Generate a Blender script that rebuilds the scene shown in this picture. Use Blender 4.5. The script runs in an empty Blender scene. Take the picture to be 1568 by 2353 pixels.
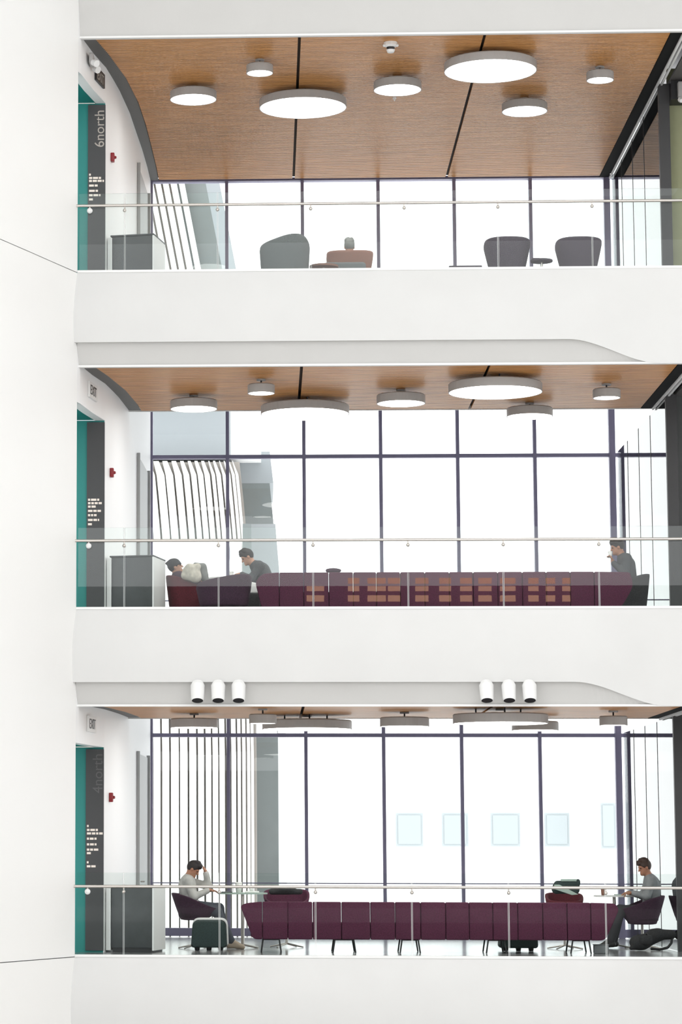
import bpy, bmesh, math, random
import numpy as np
from mathutils import Vector, Matrix

random.seed(7)
S = bpy.context.scene
COL = S.collection

# ------------------------------------------------------------------ camera
cd = bpy.data.cameras.new('camera')
cam = bpy.data.objects.new('camera', cd)
COL.objects.link(cam)
cd.sensor_fit = 'VERTICAL'
cd.sensor_height = 36.0
cd.lens = 6737.32 * 36.0 / 2353.0
cd.shift_x = (784.0 - 249.52) / 2353.0
cd.shift_y = -(1176.5 - 1040.70) / 2353.0
cd.clip_start = 0.5
cd.clip_end = 500
_r = Vector((0.99859646, 0.05291065, 0.00236148))
_u = Vector((0.00475965, -0.13405819, 0.99096203))
_f = Vector((-0.05274902, 0.98955993, 0.13412187))
mw = Matrix.Identity(4)
for i in range(3):
    mw[i][0] = _r[i]; mw[i][1] = _u[i]; mw[i][2] = -_f[i]
mw[0][3], mw[1][3], mw[2][3] = 3.1172, -42.4387, 1.5204
cam.matrix_world = mw
S.camera = cam

# ------------------------------------------------------------------ world and exposure
w = bpy.data.worlds.new('overcast_sky')
S.world = w
w.use_nodes = True
bg = w.node_tree.nodes['Background']
bg.inputs[0].default_value = (0.985, 0.99, 1.0, 1)
bg.inputs[1].default_value = 2.4
S.view_settings.view_transform = 'Standard'
S.view_settings.look = 'None'
S.view_settings.gamma = 1
S.view_settings.use_curve_mapping = False
S.view_settings.exposure = 0.22
S.cycles.use_denoising = True
S.cycles.max_bounces = 8
S.cycles.transparent_max_bounces = 24
S.cycles.sample_clamp_indirect = 6

# ------------------------------------------------------------------ materials
def mat(name, col, rough=0.6, metal=0.0, spec=0.5, noise=0.0, nscale=20.0, stretch=None, emit=None, coat=0.0, bump=0.0):
    m = bpy.data.materials.new(name)
    m.use_nodes = True
    nt = m.node_tree
    b = nt.nodes['Principled BSDF']
    b.inputs['Base Color'].default_value = (*col, 1)
    b.inputs['Roughness'].default_value = rough
    b.inputs['Metallic'].default_value = metal
    b.inputs['Specular IOR Level'].default_value = spec
    b.inputs['Coat Weight'].default_value = coat
    if coat: b.inputs['Coat Roughness'].default_value = 0.12
    if emit:
        b.inputs['Emission Color'].default_value = (*emit[0], 1)
        b.inputs['Emission Strength'].default_value = emit[1]
    if noise or bump:
        tc = nt.nodes.new('ShaderNodeTexCoord')
        mp = nt.nodes.new('ShaderNodeMapping')
        if stretch: mp.inputs['Scale'].default_value = stretch
        n = nt.nodes.new('ShaderNodeTexNoise')
        n.inputs['Scale'].default_value = nscale
        n.inputs['Detail'].default_value = 4
        nt.links.new(tc.outputs['Object'], mp.inputs[0])
        nt.links.new(mp.outputs[0], n.inputs['Vector'])
        if noise:
            r = nt.nodes.new('ShaderNodeValToRGB')
            r.color_ramp.elements[0].color = (*[max(0, c * (1 - noise)) for c in col], 1)
            r.color_ramp.elements[1].color = (*[min(1, c * (1 + noise)) for c in col], 1)
            r.color_ramp.elements[0].position = 0.3
            r.color_ramp.elements[1].position = 0.7
            nt.links.new(n.outputs['Fac'], r.inputs[0])
            nt.links.new(r.outputs[0], b.inputs['Base Color'])
        if bump:
            bp = nt.nodes.new('ShaderNodeBump')
            bp.inputs['Strength'].default_value = bump
            bp.inputs['Distance'].default_value = 0.01
            nt.links.new(n.outputs['Fac'], bp.inputs['Height'])
            nt.links.new(bp.outputs[0], b.inputs['Normal'])
    return m

def glass(name, tint, ior=1.45, rough=0.0, gain=1.0):
    m = bpy.data.materials.new(name)
    m.use_nodes = True
    nt = m.node_tree
    nt.nodes.remove(nt.nodes['Principled BSDF'])
    out = nt.nodes['Material Output']
    t = nt.nodes.new('ShaderNodeBsdfTransparent'); t.inputs[0].default_value = (*tint, 1)
    g = nt.nodes.new('ShaderNodeBsdfGlossy'); g.inputs['Roughness'].default_value = rough
    fr = nt.nodes.new('ShaderNodeFresnel'); fr.inputs[0].default_value = ior
    ml = nt.nodes.new('ShaderNodeMath'); ml.operation = 'MULTIPLY'; ml.inputs[1].default_value = gain
    mx = nt.nodes.new('ShaderNodeMixShader')
    nt.links.new(fr.outputs[0], ml.inputs[0])
    nt.links.new(ml.outputs[0], mx.inputs[0])
    nt.links.new(t.outputs[0], mx.inputs[1])
    nt.links.new(g.outputs[0], mx.inputs[2])
    nt.links.new(mx.outputs[0], out.inputs[0])
    return m

M = {}
M['atrium'] = mat('atrium_terrazzo', (0.62, 0.61, 0.595), 0.5, noise=0.1, nscale=3)
M['litpane'] = mat('warm_lit_pane', (0.6, 0.4, 0.3), 0.5, emit=((1.0, 0.52, 0.26), 4.5))
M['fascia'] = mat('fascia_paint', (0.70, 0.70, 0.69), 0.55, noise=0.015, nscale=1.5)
M['soffit'] = mat('soffit_shade_paint', (0.60, 0.595, 0.58), 0.6, noise=0.015, nscale=1.5)  # greyer than the fascia, the overhang's shade mixed into the colour
M['white'] = mat('white_paint', (0.86, 0.86, 0.85), 0.5)
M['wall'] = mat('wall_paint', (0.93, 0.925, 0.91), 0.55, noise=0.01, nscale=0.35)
M['room'] = mat('room_wall_paint', (0.95, 0.95, 0.95), 0.5)
M['wood'] = mat('slat_oak', (0.62, 0.305, 0.112), 0.36, noise=0.25, nscale=3.0, stretch=(0.6, 12, 12), spec=0.14)
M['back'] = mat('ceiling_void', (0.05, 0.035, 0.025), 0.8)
M['reveal'] = mat('ceiling_reveal', (0.12, 0.115, 0.11), 0.6)
M['black'] = mat('black_metal', (0.012, 0.012, 0.014), 0.45)
M['matblack'] = mat('matt_black', (0.010, 0.010, 0.011), 0.85, spec=0.1)
M['dark'] = mat('dark_grey_laminate', (0.055, 0.06, 0.062), 0.5, noise=0.1, nscale=8)
M['sign'] = mat('sign_panel', (0.045, 0.045, 0.047), 0.5)
M['teal'] = mat('teal_paint', (0.010, 0.215, 0.195), 0.5)
M['letter'] = mat('lettering', (0.42, 0.38, 0.34), 0.6)
M['sign2'] = mat('faint_lettering', (0.10, 0.10, 0.10), 0.6)
M['letter2'] = mat('list_lettering', (0.85, 0.76, 0.68), 0.6)
M['frame'] = mat('window_frame', (0.23, 0.21, 0.32), 0.45)  # frames are dark grey; glare fringing is painted in as violet tint
M['steel'] = mat('brushed_steel', (0.62, 0.58, 0.54), 0.28, metal=1.0)
M['lampgrey'] = mat('lamp_housing', (0.42, 0.41, 0.40), 0.45)
M['lamp'] = mat('lamp_diffuser', (0.9, 0.9, 0.88), 0.5, emit=((1.0, 0.985, 0.96), 7.0))
M['floor'] = mat('polished_floor', (0.26, 0.26, 0.265), 0.16, noise=0.15, nscale=2)
M['plum'] = mat('plum_fabric', (0.085, 0.014, 0.042), 0.85, noise=0.25, nscale=60, bump=0.2)
M['plum2'] = mat('dark_plum_fabric', (0.05, 0.018, 0.04), 0.85, noise=0.25, nscale=60, bump=0.2)
M['maroon'] = mat('maroon_fabric', (0.11, 0.012, 0.022), 0.85, noise=0.2, nscale=60)
M['greyfab'] = mat('grey_fabric', (0.17, 0.18, 0.185), 0.85, noise=0.2, nscale=60)
M['mauve'] = mat('mauve_fabric', (0.075, 0.055, 0.078), 0.85, noise=0.2, nscale=60)
M['tan'] = mat('tan_fabric', (0.30, 0.15, 0.11), 0.85, noise=0.2, nscale=60)
M['green'] = mat('dark_green_fabric', (0.03, 0.05, 0.048), 0.85, noise=0.2, nscale=60)
M['char'] = mat('charcoal_fabric', (0.03, 0.03, 0.032), 0.85, noise=0.25, nscale=60)
M['olive'] = mat('olive_wall', (0.33, 0.34, 0.20), 0.7, noise=0.08, nscale=2)
M['dgrey'] = mat('dark_grey_wall', (0.09, 0.095, 0.095), 0.6)
M['red'] = mat('alarm_red', (0.30, 0.012, 0.02), 0.4)
M['door'] = mat('door_grey', (0.46, 0.47, 0.47), 0.5)
M['guard'] = glass('guard_glass', (0.955, 0.98, 0.97), 1.45, gain=0.7)
M['pane'] = glass('window_glass', (0.97, 0.985, 0.98), 1.45, gain=0.6)
M['part'] = glass('partition_glass', (0.93, 0.95, 0.95), 1.5)
def frosted(name, col, keep):
    m = bpy.data.materials.new(name); m.use_nodes = True; nt = m.node_tree
    nt.nodes.remove(nt.nodes['Principled BSDF'])
    t = nt.nodes.new('ShaderNodeBsdfTransparent'); a = nt.nodes.new('ShaderNodeBsdfTranslucent'); a.inputs[0].default_value = (*col, 1)
    b = nt.nodes.new('ShaderNodeBsdfDiffuse'); b.inputs[0].default_value = (*col, 1)
    m1 = nt.nodes.new('ShaderNodeMixShader'); m2 = nt.nodes.new('ShaderNodeMixShader'); m2.inputs[0].default_value = keep
    nt.links.new(a.outputs[0], m1.inputs[1]); nt.links.new(b.outputs[0], m1.inputs[2])
    nt.links.new(m1.outputs[0], m2.inputs[1]); nt.links.new(t.outputs[0], m2.inputs[2]); nt.links.new(m2.outputs[0], nt.nodes['Material Output'].inputs[0])
    return m
M['gedge'] = frosted('glass_edge', (0.95, 0.98, 0.97), 0.55)
M['tglass'] = glass('table_glass', (0.86, 0.96, 0.94), 1.5)
M['fin'] = mat('fin_white', (0.92, 0.915, 0.90), 0.5)
M['mass'] = mat('neighbour_wall', (0.34, 0.31, 0.285), 0.6, noise=0.15, nscale=0.6)
M['massgl'] = mat('neighbour_glazing', (0.17, 0.19, 0.19), 0.3, noise=0.15, nscale=0.8)
M['band'] = mat('neighbour_band', (0.33, 0.355, 0.375), 0.5)
M['bandg'] = mat('neighbour_cornice', (0.21, 0.26, 0.25), 0.5)
M['far'] = mat('far_wall', (0.93, 0.93, 0.93), 0.6)
M['farw'] = mat('far_window', (0.36, 0.395, 0.41), 0.4)
M['skin1'] = mat('skin_tan', (0.42, 0.20, 0.12), 0.55)
M['skin2'] = mat('skin_light', (0.50, 0.27, 0.18), 0.55)
M['hair'] = mat('dark_hair', (0.016, 0.012, 0.012), 0.6)
M['hairb'] = mat('brown_hair', (0.045, 0.024, 0.016), 0.6)
M['hairg'] = mat('grey_hair', (0.25, 0.26, 0.25), 0.7)
M['shirtl'] = mat('light_grey_cloth', (0.50, 0.49, 0.47), 0.85, noise=0.15, nscale=14)
M['shirtb'] = mat('grey_cloth', (0.27, 0.28, 0.29), 0.85, noise=0.12, nscale=14)
M['shirtd'] = mat('dark_grey_cloth', (0.07, 0.075, 0.08), 0.85, noise=0.12, nscale=14)
M['jean'] = mat('blue_grey_denim', (0.06, 0.068, 0.085), 0.85, noise=0.12, nscale=30)
M['trou'] = mat('charcoal_trousers', (0.045, 0.045, 0.05), 0.85)
M['shoe'] = mat('beige_shoe', (0.42, 0.34, 0.26), 0.6)
M['shoeb'] = mat('black_shoe', (0.02, 0.02, 0.02), 0.5)
M['cream'] = mat('cream_cloth', (0.62, 0.58, 0.50), 0.85, noise=0.2, nscale=14)
M['paper'] = mat('paper', (0.88, 0.88, 0.86), 0.7)
M['mint'] = mat('mint_cloth', (0.45, 0.56, 0.50), 0.8)
M['eye'] = mat('eye', (0.03, 0.02, 0.015), 0.2)

# ------------------------------------------------------------------ mesh helpers
class MB:
    """collects faces; build() links them as ONE mesh object"""
    def __init__(self): self.v = []; self.f = []; self.sm = []; self.mi = []
    def add(self, vs, fs, smooth=False, mi=0):
        o = len(self.v); self.v += [tuple(p) for p in vs]
        for f in fs: self.f.append(tuple(o + i for i in f)); self.sm.append(smooth); self.mi.append(mi)
        return self
    def box(self, x0, x1, y0, y1, z0, z1, mi=0):
        vs = [(x0, y0, z0), (x1, y0, z0), (x1, y1, z0), (x0, y1, z0), (x0, y0, z1), (x1, y0, z1), (x1, y1, z1), (x0, y1, z1)]
        return self.add(vs, [(3, 2, 1, 0), (4, 5, 6, 7), (0, 1, 5, 4), (1, 2, 6, 5), (2, 3, 7, 6), (3, 0, 4, 7)], mi=mi)
    def rbox(self, x0, x1, y0, y1, z0, z1, r, seg=3):
        bm = bmesh.new(); bmesh.ops.create_cube(bm, size=1)
        for v in bm.verts:
            v.co = Vector(((x0 + x1) / 2 + v.co.x * (x1 - x0), (y0 + y1) / 2 + v.co.y * (y1 - y0), (z0 + z1) / 2 + v.co.z * (z1 - z0)))
        bmesh.ops.bevel(bm, geom=bm.edges[:], offset=r, segments=seg, affect='EDGES', profile=0.5)
        return self.bm(bm, True)
    def bm(self, bm, smooth=False):
        bm.verts.index_update()
        self.add([v.co[:] for v in bm.verts], [tuple(v.index for v in f.verts) for f in bm.faces], smooth); bm.free(); return self
    def cyl(self, a, b, r0, r1=None, n=16, cap=True, smooth=True):
        r1 = r0 if r1 is None else r1
        a = Vector(a); b = Vector(b); d = (b - a).normalized()
        s = d.orthogonal().normalized(); t = d.cross(s)
        ring = lambda c, r: [c + (s * math.cos(2 * math.pi * i / n) + t * math.sin(2 * math.pi * i / n)) * r for i in range(n)]
        vs = ring(a, r0) + ring(b, r1)
        self.add(vs, [(i, (i + 1) % n, n + (i + 1) % n, n + i) for i in range(n)], smooth)
        if cap:
            self.add(vs[:n], [tuple(reversed(range(n)))]); self.add(vs[n:], [tuple(range(n))])
        return self
    def tube(self, pts, r, n=10):
        for a, b in zip(pts[:-1], pts[1:]): self.cyl(a, b, r, r, n)
        for p in pts[1:-1]: self.ball(p, r, 8, 6)
        return self
    def ball(self, c, r, n=14, m=9, sc=(1, 1, 1)):
        c = Vector(c); vs = [c + Vector((0, 0, -r * sc[2]))]
        for j in range(1, m):
            ph = math.pi * j / m - math.pi / 2
            for i in range(n):
                th = 2 * math.pi * i / n
                vs.append(c + Vector((math.cos(ph) * math.cos(th) * r * sc[0], math.cos(ph) * math.sin(th) * r * sc[1], math.sin(ph) * r * sc[2])))
        vs.append(c + Vector((0, 0, r * sc[2])))
        fs = [(0, 1 + (i + 1) % n, 1 + i) for i in range(n)]
        for j in range(m - 2):
            for i in range(n):
                fs.append((1 + j * n + i, 1 + j * n + (i + 1) % n, 1 + (j + 1) * n + (i + 1) % n, 1 + (j + 1) * n + i))
        k = 1 + (m - 2) * n
        fs += [(k + i, k + (i + 1) % n, len(vs) - 1) for i in range(n)]
        return self.add(vs, fs, True)
    def lathe(self, prof, c=(0, 0, 0), n=48, smooth=False):
        vs = []
        for r, z in prof:
            for i in range(n):
                th = 2 * math.pi * i / n
                vs.append((c[0] + r * math.cos(th), c[1] + r * math.sin(th), c[2] + z))
        fs = []
        for j in range(len(prof) - 1):
            for i in range(n):
                fs.append((j * n + i, j * n + (i + 1) % n, (j + 1) * n + (i + 1) % n, (j + 1) * n + i))
        return self.add(vs, fs, smooth)
    def prism_xz(self, pts, y0, y1, bevel=0.0):
        """polygon in the XZ plane extruded along Y"""
        bm = bmesh.new()
        vs = [bm.verts.new((x, y0, z)) for x, z in pts]
        f = bm.faces.new(vs)
        e = bmesh.ops.extrude_face_region(bm, geom=[f])
        for v in e['geom']:
            if isinstance(v, bmesh.types.BMVert): v.co.y = y1
        bmesh.ops.recalc_face_normals(bm, faces=bm.faces)
        if bevel: bmesh.ops.bevel(bm, geom=bm.edges[:], offset=bevel, segments=3, affect='EDGES', profile=0.5)
        return self.bm(bm, bool(bevel))
    def strip(self, pts, z0, z1, thick):
        """vertical wall following plan points, thickened towards its left (-normal)"""
        P = [Vector((x, y, 0)) for x, y in pts]; N = []
        for i in range(len(P)):
            d = (P[min(i + 1, len(P) - 1)] - P[max(i - 1, 0)]).normalized(); N.append(Vector((-d.y, d.x, 0)))
        n = len(P); vs = []
        for z in (z0, z1):
            vs += [(p.x, p.y, z) for p in P]; vs += [(p.x + q.x * thick, p.y + q.y * thick, z) for p, q in zip(P, N)]
        fs = []
        for i in range(n - 1):
            fs += [(i, i + 1, 2 * n + i + 1, 2 * n + i), (n + i + 1, n + i, 3 * n + i, 3 * n + i + 1),
                   (i + 1, i, n + i, n + i + 1), (2 * n + i, 2 * n + i + 1, 3 * n + i + 1, 3 * n + i)]
        fs += [(0, 2 * n, 3 * n, n), (n - 1, 2 * n - 1, 4 * n - 1, 3 * n - 1)]
        return self.add(vs, fs)
    def build(self, name, m, parent=None, **props):
        me = bpy.data.meshes.new(name)
        me.from_pydata(self.v, [], self.f)
        mats = m if isinstance(m, (list, tuple)) else [m]
        for x in mats: me.materials.append(x)
        me.polygons.foreach_set('use_smooth', self.sm)
        me.polygons.foreach_set('material_index', self.mi)
        me.update()
        o = bpy.data.objects.new(name, me); COL.objects.link(o)
        if parent is not None:
            o.parent = parent; o.matrix_parent_inverse = PINV(parent)
        for k, v in props.items(): o[k] = v
        return o

def PINV(p):
    return world_of(p).inverted()
def world_of(p):
    m = p.matrix_basis.copy()
    if p.parent: m = world_of(p.parent) @ p.matrix_parent_inverse @ m
    return m
def thing(name, label, cat, loc=(0, 0, 0), group=None):
    o = bpy.data.objects.new(name, None); COL.objects.link(o); o.location = loc; o.empty_display_size = 0.1
    o['label'] = label; o['category'] = cat
    if group: o['group'] = group
    return o
def tag(o, label, cat, group=None):
    o['label'] = label; o['category'] = cat
    if group: o['group'] = group
    return o
def struct(name, loc=(0, 0, 0)):
    o = bpy.data.objects.new(name, None); COL.objects.link(o); o.location = loc; o['kind'] = 'structure'; o.empty_display_size = 0.1
    return o
def dup(root, delta, label):
    r = root.copy(); COL.objects.link(r); r.location = Vector(root.location) + Vector(delta); r['label'] = label
    for ch in root.children:
        c = ch.copy(); COL.objects.link(c); c.parent = r; c.matrix_parent_inverse = ch.matrix_parent_inverse.copy()
        for g in ch.children:
            d = g.copy(); COL.objects.link(d); d.parent = c; d.matrix_parent_inverse = g.matrix_parent_inverse.copy()
    return r

H = 4.979          # storey height
LIP = 1.403        # ceiling lip below the floor above
FL = [0.0, H, 2 * H]
FN = ['bottom floor', 'middle floor', 'top floor']
DW = 9.746         # depth of the window plane behind the balustrade
MOD = 1.372

# ------------------------------------------------------------------ atrium walls and slabs
AW = [(0.389, 0.0), (0.30, -0.23), (0.10, -0.76), (-0.19, -1.54), (-0.54, -2.46), (-2.2, -6.6), (-5.2, -14.0)]
wl = struct('wall_left')
for z0, z1 in ((-6, -0.006), (0.006, 2 * H - 0.006), (2 * H + 0.006, 19.0)):
    MB().strip(AW, z0, z1, -0.25).build('wall_panel', M['wall'], wl)
MB().strip([(x - 0.02, y + 0.001) for x, y in AW], -6, 19, -0.2).build('joint_backing', M['dgrey'], wl)

CREASE_Y = -0.10
def fascia_edge(z, drop):        # crease: straight, then an S sweeping down to the lip on the right
    b = z - drop
    g = 1.398 - drop
    pts = [(0.389, b), (7.55, b)]
    for k in range(1, 17):
        t = k / 16; s = t * t * (3 - 2 * t)
        pts.append((7.55 + 1.35 * t, b - g * s))
    pts.append((14.0, b - g))
    return pts
def slab(name, z, drop=1.06, sweep=True):
    o = struct(name)
    MB().box(0.2, 14.0, 0.13, DW + 0.25, z - 0.30, z).build('floor_finish', M['floor'], o)
    MB().box(-2.5, 0.2, 0.13, 2.3, z - 0.30, z).build('floor_finish', M['floor'], o)
    ed = fascia_edge(z, drop) if sweep else [(0.389, z - drop), (9.36, z - drop)]
    n = len(ed); zl = z - LIP; g = 1.398 - drop
    rows = 10; vs = []
    t_ = [(z - drop - zz) / g for x, zz in ed]                 # 0 straight part .. 1 at the lip
    for j in range(rows + 1):
        s = j / rows
        for (x, zz), t in zip(ed, t_):
            yc = CREASE_Y * (1 - t) + 0.055 * t
            y = yc * s - 0.06 * math.sin(math.pi * s) * (1 - t)
            if x < 0.4: x = 0.389 + 0.376 * min(0, y) - 0.004
            vs.append((x, y, z + (zz - z) * s))
    fs = []
    for j in range(rows):
        for i in range(n - 1): fs.append((j * n + i, (j + 1) * n + i, (j + 1) * n + i + 1, j * n + i + 1))
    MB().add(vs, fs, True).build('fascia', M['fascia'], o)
    cr = vs[rows * n:]
    ret = [(max(x, 0.389), y + 0.075 * (1 - t), zz + 0.004) for (x, y, zz), t in zip(cr, t_)]
    lip = [(x, 0.09, zl + 0.029) for x, zz in ed]
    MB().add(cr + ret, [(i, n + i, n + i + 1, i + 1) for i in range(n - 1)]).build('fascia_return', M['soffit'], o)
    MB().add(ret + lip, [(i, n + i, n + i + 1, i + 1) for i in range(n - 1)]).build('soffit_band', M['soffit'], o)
    MB().box(0.389, 14.0, 0.06, 0.13, zl, zl + 0.03).build('lip_trim', M['white'], o)
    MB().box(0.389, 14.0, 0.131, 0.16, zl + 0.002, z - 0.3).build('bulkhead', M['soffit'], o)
    MB().box(0.389, 14.0, -0.012, 0.075, z, z + 0.035).build('edge_cap', M['white'], o)
    return o
for i, z in enumerate(FL): slab('floor', z)
slab('ceiling_slab', 3 * H, 0.62, False)
wb = MB().box(0.389, 18, 0.06, 0.3, -6, -1.403).build('wall_front', M['fascia']); wb['kind'] = 'structure'
# the rest of the atrium: floor, added roof, right wall, the photographer's own gallery
o = MB().box(-14, 18.3, -46, 0.3, -6.2, -6.0).build('floor', M['atrium']); o['kind'] = 'structure'
o = struct('ceiling')  # unseen roof added to dim the top, its opening sized for the fascias
MB().box(-14, 2.0, -46, 0.3, 20.0, 20.3).build('added_roof_panel', M['white'], o)
MB().box(15.0, 18.3, -46, 0.3, 20.0, 20.3).build('added_roof_panel', M['white'], o)
MB().box(2.0, 15.0, -13, 0.3, 20.0, 20.3).build('added_roof_panel', M['white'], o)
MB().box(2.0, 15.0, -46, -42, 20.0, 20.3).build('added_roof_panel', M['white'], o)
for k in range(7): MB().box(2.0, 15.0, -17 - 4 * k, -16.8 - 4 * k, 19.9, 20.2).build('added_roof_beam', M['white'], o)
lit = struct('window_4')
LW = ((4.404, 4.929, 9.273, 9.417), (4.401, 4.927, 8.957, 9.140), (5.650, 5.991, 9.494, 9.664), (5.648, 5.989, 9.270, 9.414), (5.645, 5.987, 8.954, 9.138), (6.238, 6.789, 9.492, 9.662), (6.236, 6.787, 9.269, 9.412), (6.233, 6.784, 8.953, 9.136), (6.853, 7.221, 9.491, 9.661), (6.851, 7.218, 9.267, 9.411), (6.847, 7.215, 8.952, 9.135), (7.676, 8.070, 9.489, 9.659), (7.673, 8.067, 9.265, 9.409), (7.670, 8.063, 8.950, 9.133), (8.394, 8.748, 9.487, 9.657), (8.391, 8.745, 9.264, 9.408), (8.387, 8.741, 8.949, 9.132), (9.020, 9.374, 9.486, 9.656), (9.017, 9.371, 9.262, 9.406), (9.013, 9.367, 8.947, 9.130), (9.567, 9.961, 9.484, 9.654), (9.564, 9.957, 9.261, 9.405), (9.560, 9.953, 8.946, 9.129), (10.219, 10.677, 9.483, 9.652), (10.215, 10.673, 9.260, 9.403), (10.210, 10.668, 8.945, 9.127), (11.064, 11.366, 9.481, 9.651), (11.061, 11.362, 9.258, 9.401), (11.055, 11.357, 8.943, 9.126), (11.584, 11.860, 9.480, 9.649), (11.581, 11.856, 9.257, 9.400), (11.575, 11.851, 8.942, 9.125), (12.078, 12.315, 9.478, 9.648), (12.074, 12.310, 9.255, 9.399), (12.068, 12.305, 8.941, 9.124))
for x0, x1, z0, z1 in LW: MB().box(x0, x1, -46.0, -45.9, z0, z1).build('lit_pane', M['litpane'], lit)
MB().box(-14, 18.3, -46.3, -46.01, 7.2, (5.649, 46.000, 9.428)[2]).build('added_parapet', M['dgrey'], lit)  # unseen parapet, stretched and trimmed to darken reflections in the middle balustrade
o = MB().box(18, 18.3, -46, 0.3, -6, 20).build('wall_right', M['wall']); o['kind'] = 'structure'
o = MB().box(-14, 18.3, -46.3, -46, -6, 4.4).build('added_wall_back', M['dgrey']); o['kind'] = 'structure'  # unseen dark wall added to cut the sky veil on the lowest balustrade
o = MB().box(-14, 18.3, -46, -41.5, -0.5, -0.1).build('floor', M['floor']); o['kind'] = 'structure'
o = MB().box(0.389, 18.3, 0.0, 0.3, 3 * H + 0.04, 20).build('wall_front', M['fascia']); o['kind'] = 'structure'

# ------------------------------------------------------------------ ceilings of slats
WOOD = [(0.60, 0.0), (0.619, 0.16), (0.785, 1.09), (0.985, 2.5), (1.113, 4.0), (1.175, 5.47), (1.21, 7.0), (1.24, 8.6), (1.25, 9.9)]
ROOM = [(0.70, 1.9), (0.775, 2.6), (0.843, 3.31), (0.939, 4.72), (0.99, 6.06), (1.04, 7.3), (1.075, 8.6), (1.095, 9.9)]
HEAD = [(0.389, 0.01), (0.424, 0.15), (0.553, 1.08), (0.645, 1.6), (0.70, 1.9)]
def xat(C, y):
    for (x0, y0), (x1, y1) in zip(C[:-1], C[1:]):
        if y <= y1: return x0 + (x1 - x0) * (y - y0) / (y1 - y0)
    return C[-1][0]
for i, z in enumerate(FL):
    zl = z + H - LIP + 0.035
    y1 = 9.70 if i == 2 else 4.66
    c = struct('ceiling')
    n = int((y1 - 0.18) / 0.08)
    bays = [(None, 3.665), (3.71, 6.425), (6.47, 9.19)]
    for a, b in bays:
        mb = MB()
        for k in range(n):
            y = 0.18 + k * 0.08
            x0 = xat(WOOD, y) if a is None else a
            mb.box(x0, b, y, y + 0.054, zl, zl + 0.03)
        mb.build('ceiling_slats', M['wood'], c, kind='stuff')
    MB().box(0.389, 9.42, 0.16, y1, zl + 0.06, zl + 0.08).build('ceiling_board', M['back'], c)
    # dark reveal between the curved wall and the slats
    ys = [0.16 + (y1 - 0.16) * k / 24 for k in range(25)]
    full = HEAD[:-1] + ROOM
    lo = [(xat(full, y) - 0.05, y, zl + 0.012) for y in ys]; hi = [(xat(WOOD, y) - 0.012, y, zl + 0.012) for y in ys]
    MB().add(lo + hi, [(k, 25 + k, 26 + k, k + 1) for k in range(24)]).build('reveal_strip', M['reveal'], c)
    MB().box(9.20, 9.36, 0.16, y1, zl - 0.005, zl + 0.05).build('blind_pocket', M['matblack'], c)
    if i < 2:
        MB().box(0.7, 14.0, 4.66, 4.70, zl - 0.01, z + H - 0.3).build('upstand', M['white'], c)
    # ceiling beyond the glass partition
    MB().box(9.56, 14.0, 0.16, y1, zl, zl + 0.04).build('side_ceiling', M['reveal'], c)

# ------------------------------------------------------------------ left room wall, niche, sign panel, door
def text(s, size, m, parent, mwx, name='lettering'):
    cu = bpy.data.curves.new(name, 'FONT'); cu.body = s; cu.size = size; cu.extrude = 0.002
    o = bpy.data.objects.new(name, cu); COL.objects.link(o); cu.materials.append(m)
    dg = bpy.context.evaluated_depsgraph_get(); dg.update()
    me = bpy.data.meshes.new_from_object(o.evaluated_get(dg))
    COL.objects.unlink(o); bpy.data.objects.remove(o)
    q = bpy.data.objects.new(name, me); COL.objects.link(q)
    q.parent = parent; q.matrix_basis = PINV(parent) @ mwx
    return q
LISTS = {2: [(407, 4), (415, 28), (422, 35), (433, 22), (445.5, 22), (456, 27), (466, 11)],
         1: [(1150, 26), (1158, 32), (1166, 22), (1176, 30), (1186, 20), (1197, 26), (1207, 9)],
         0: [(1898, 4), (1907, 25), (1915, 36), (1927, 22), (1940, 22), (1952, 26), (1960, 9), (1981, 4), (1990, 20)]}
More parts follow.
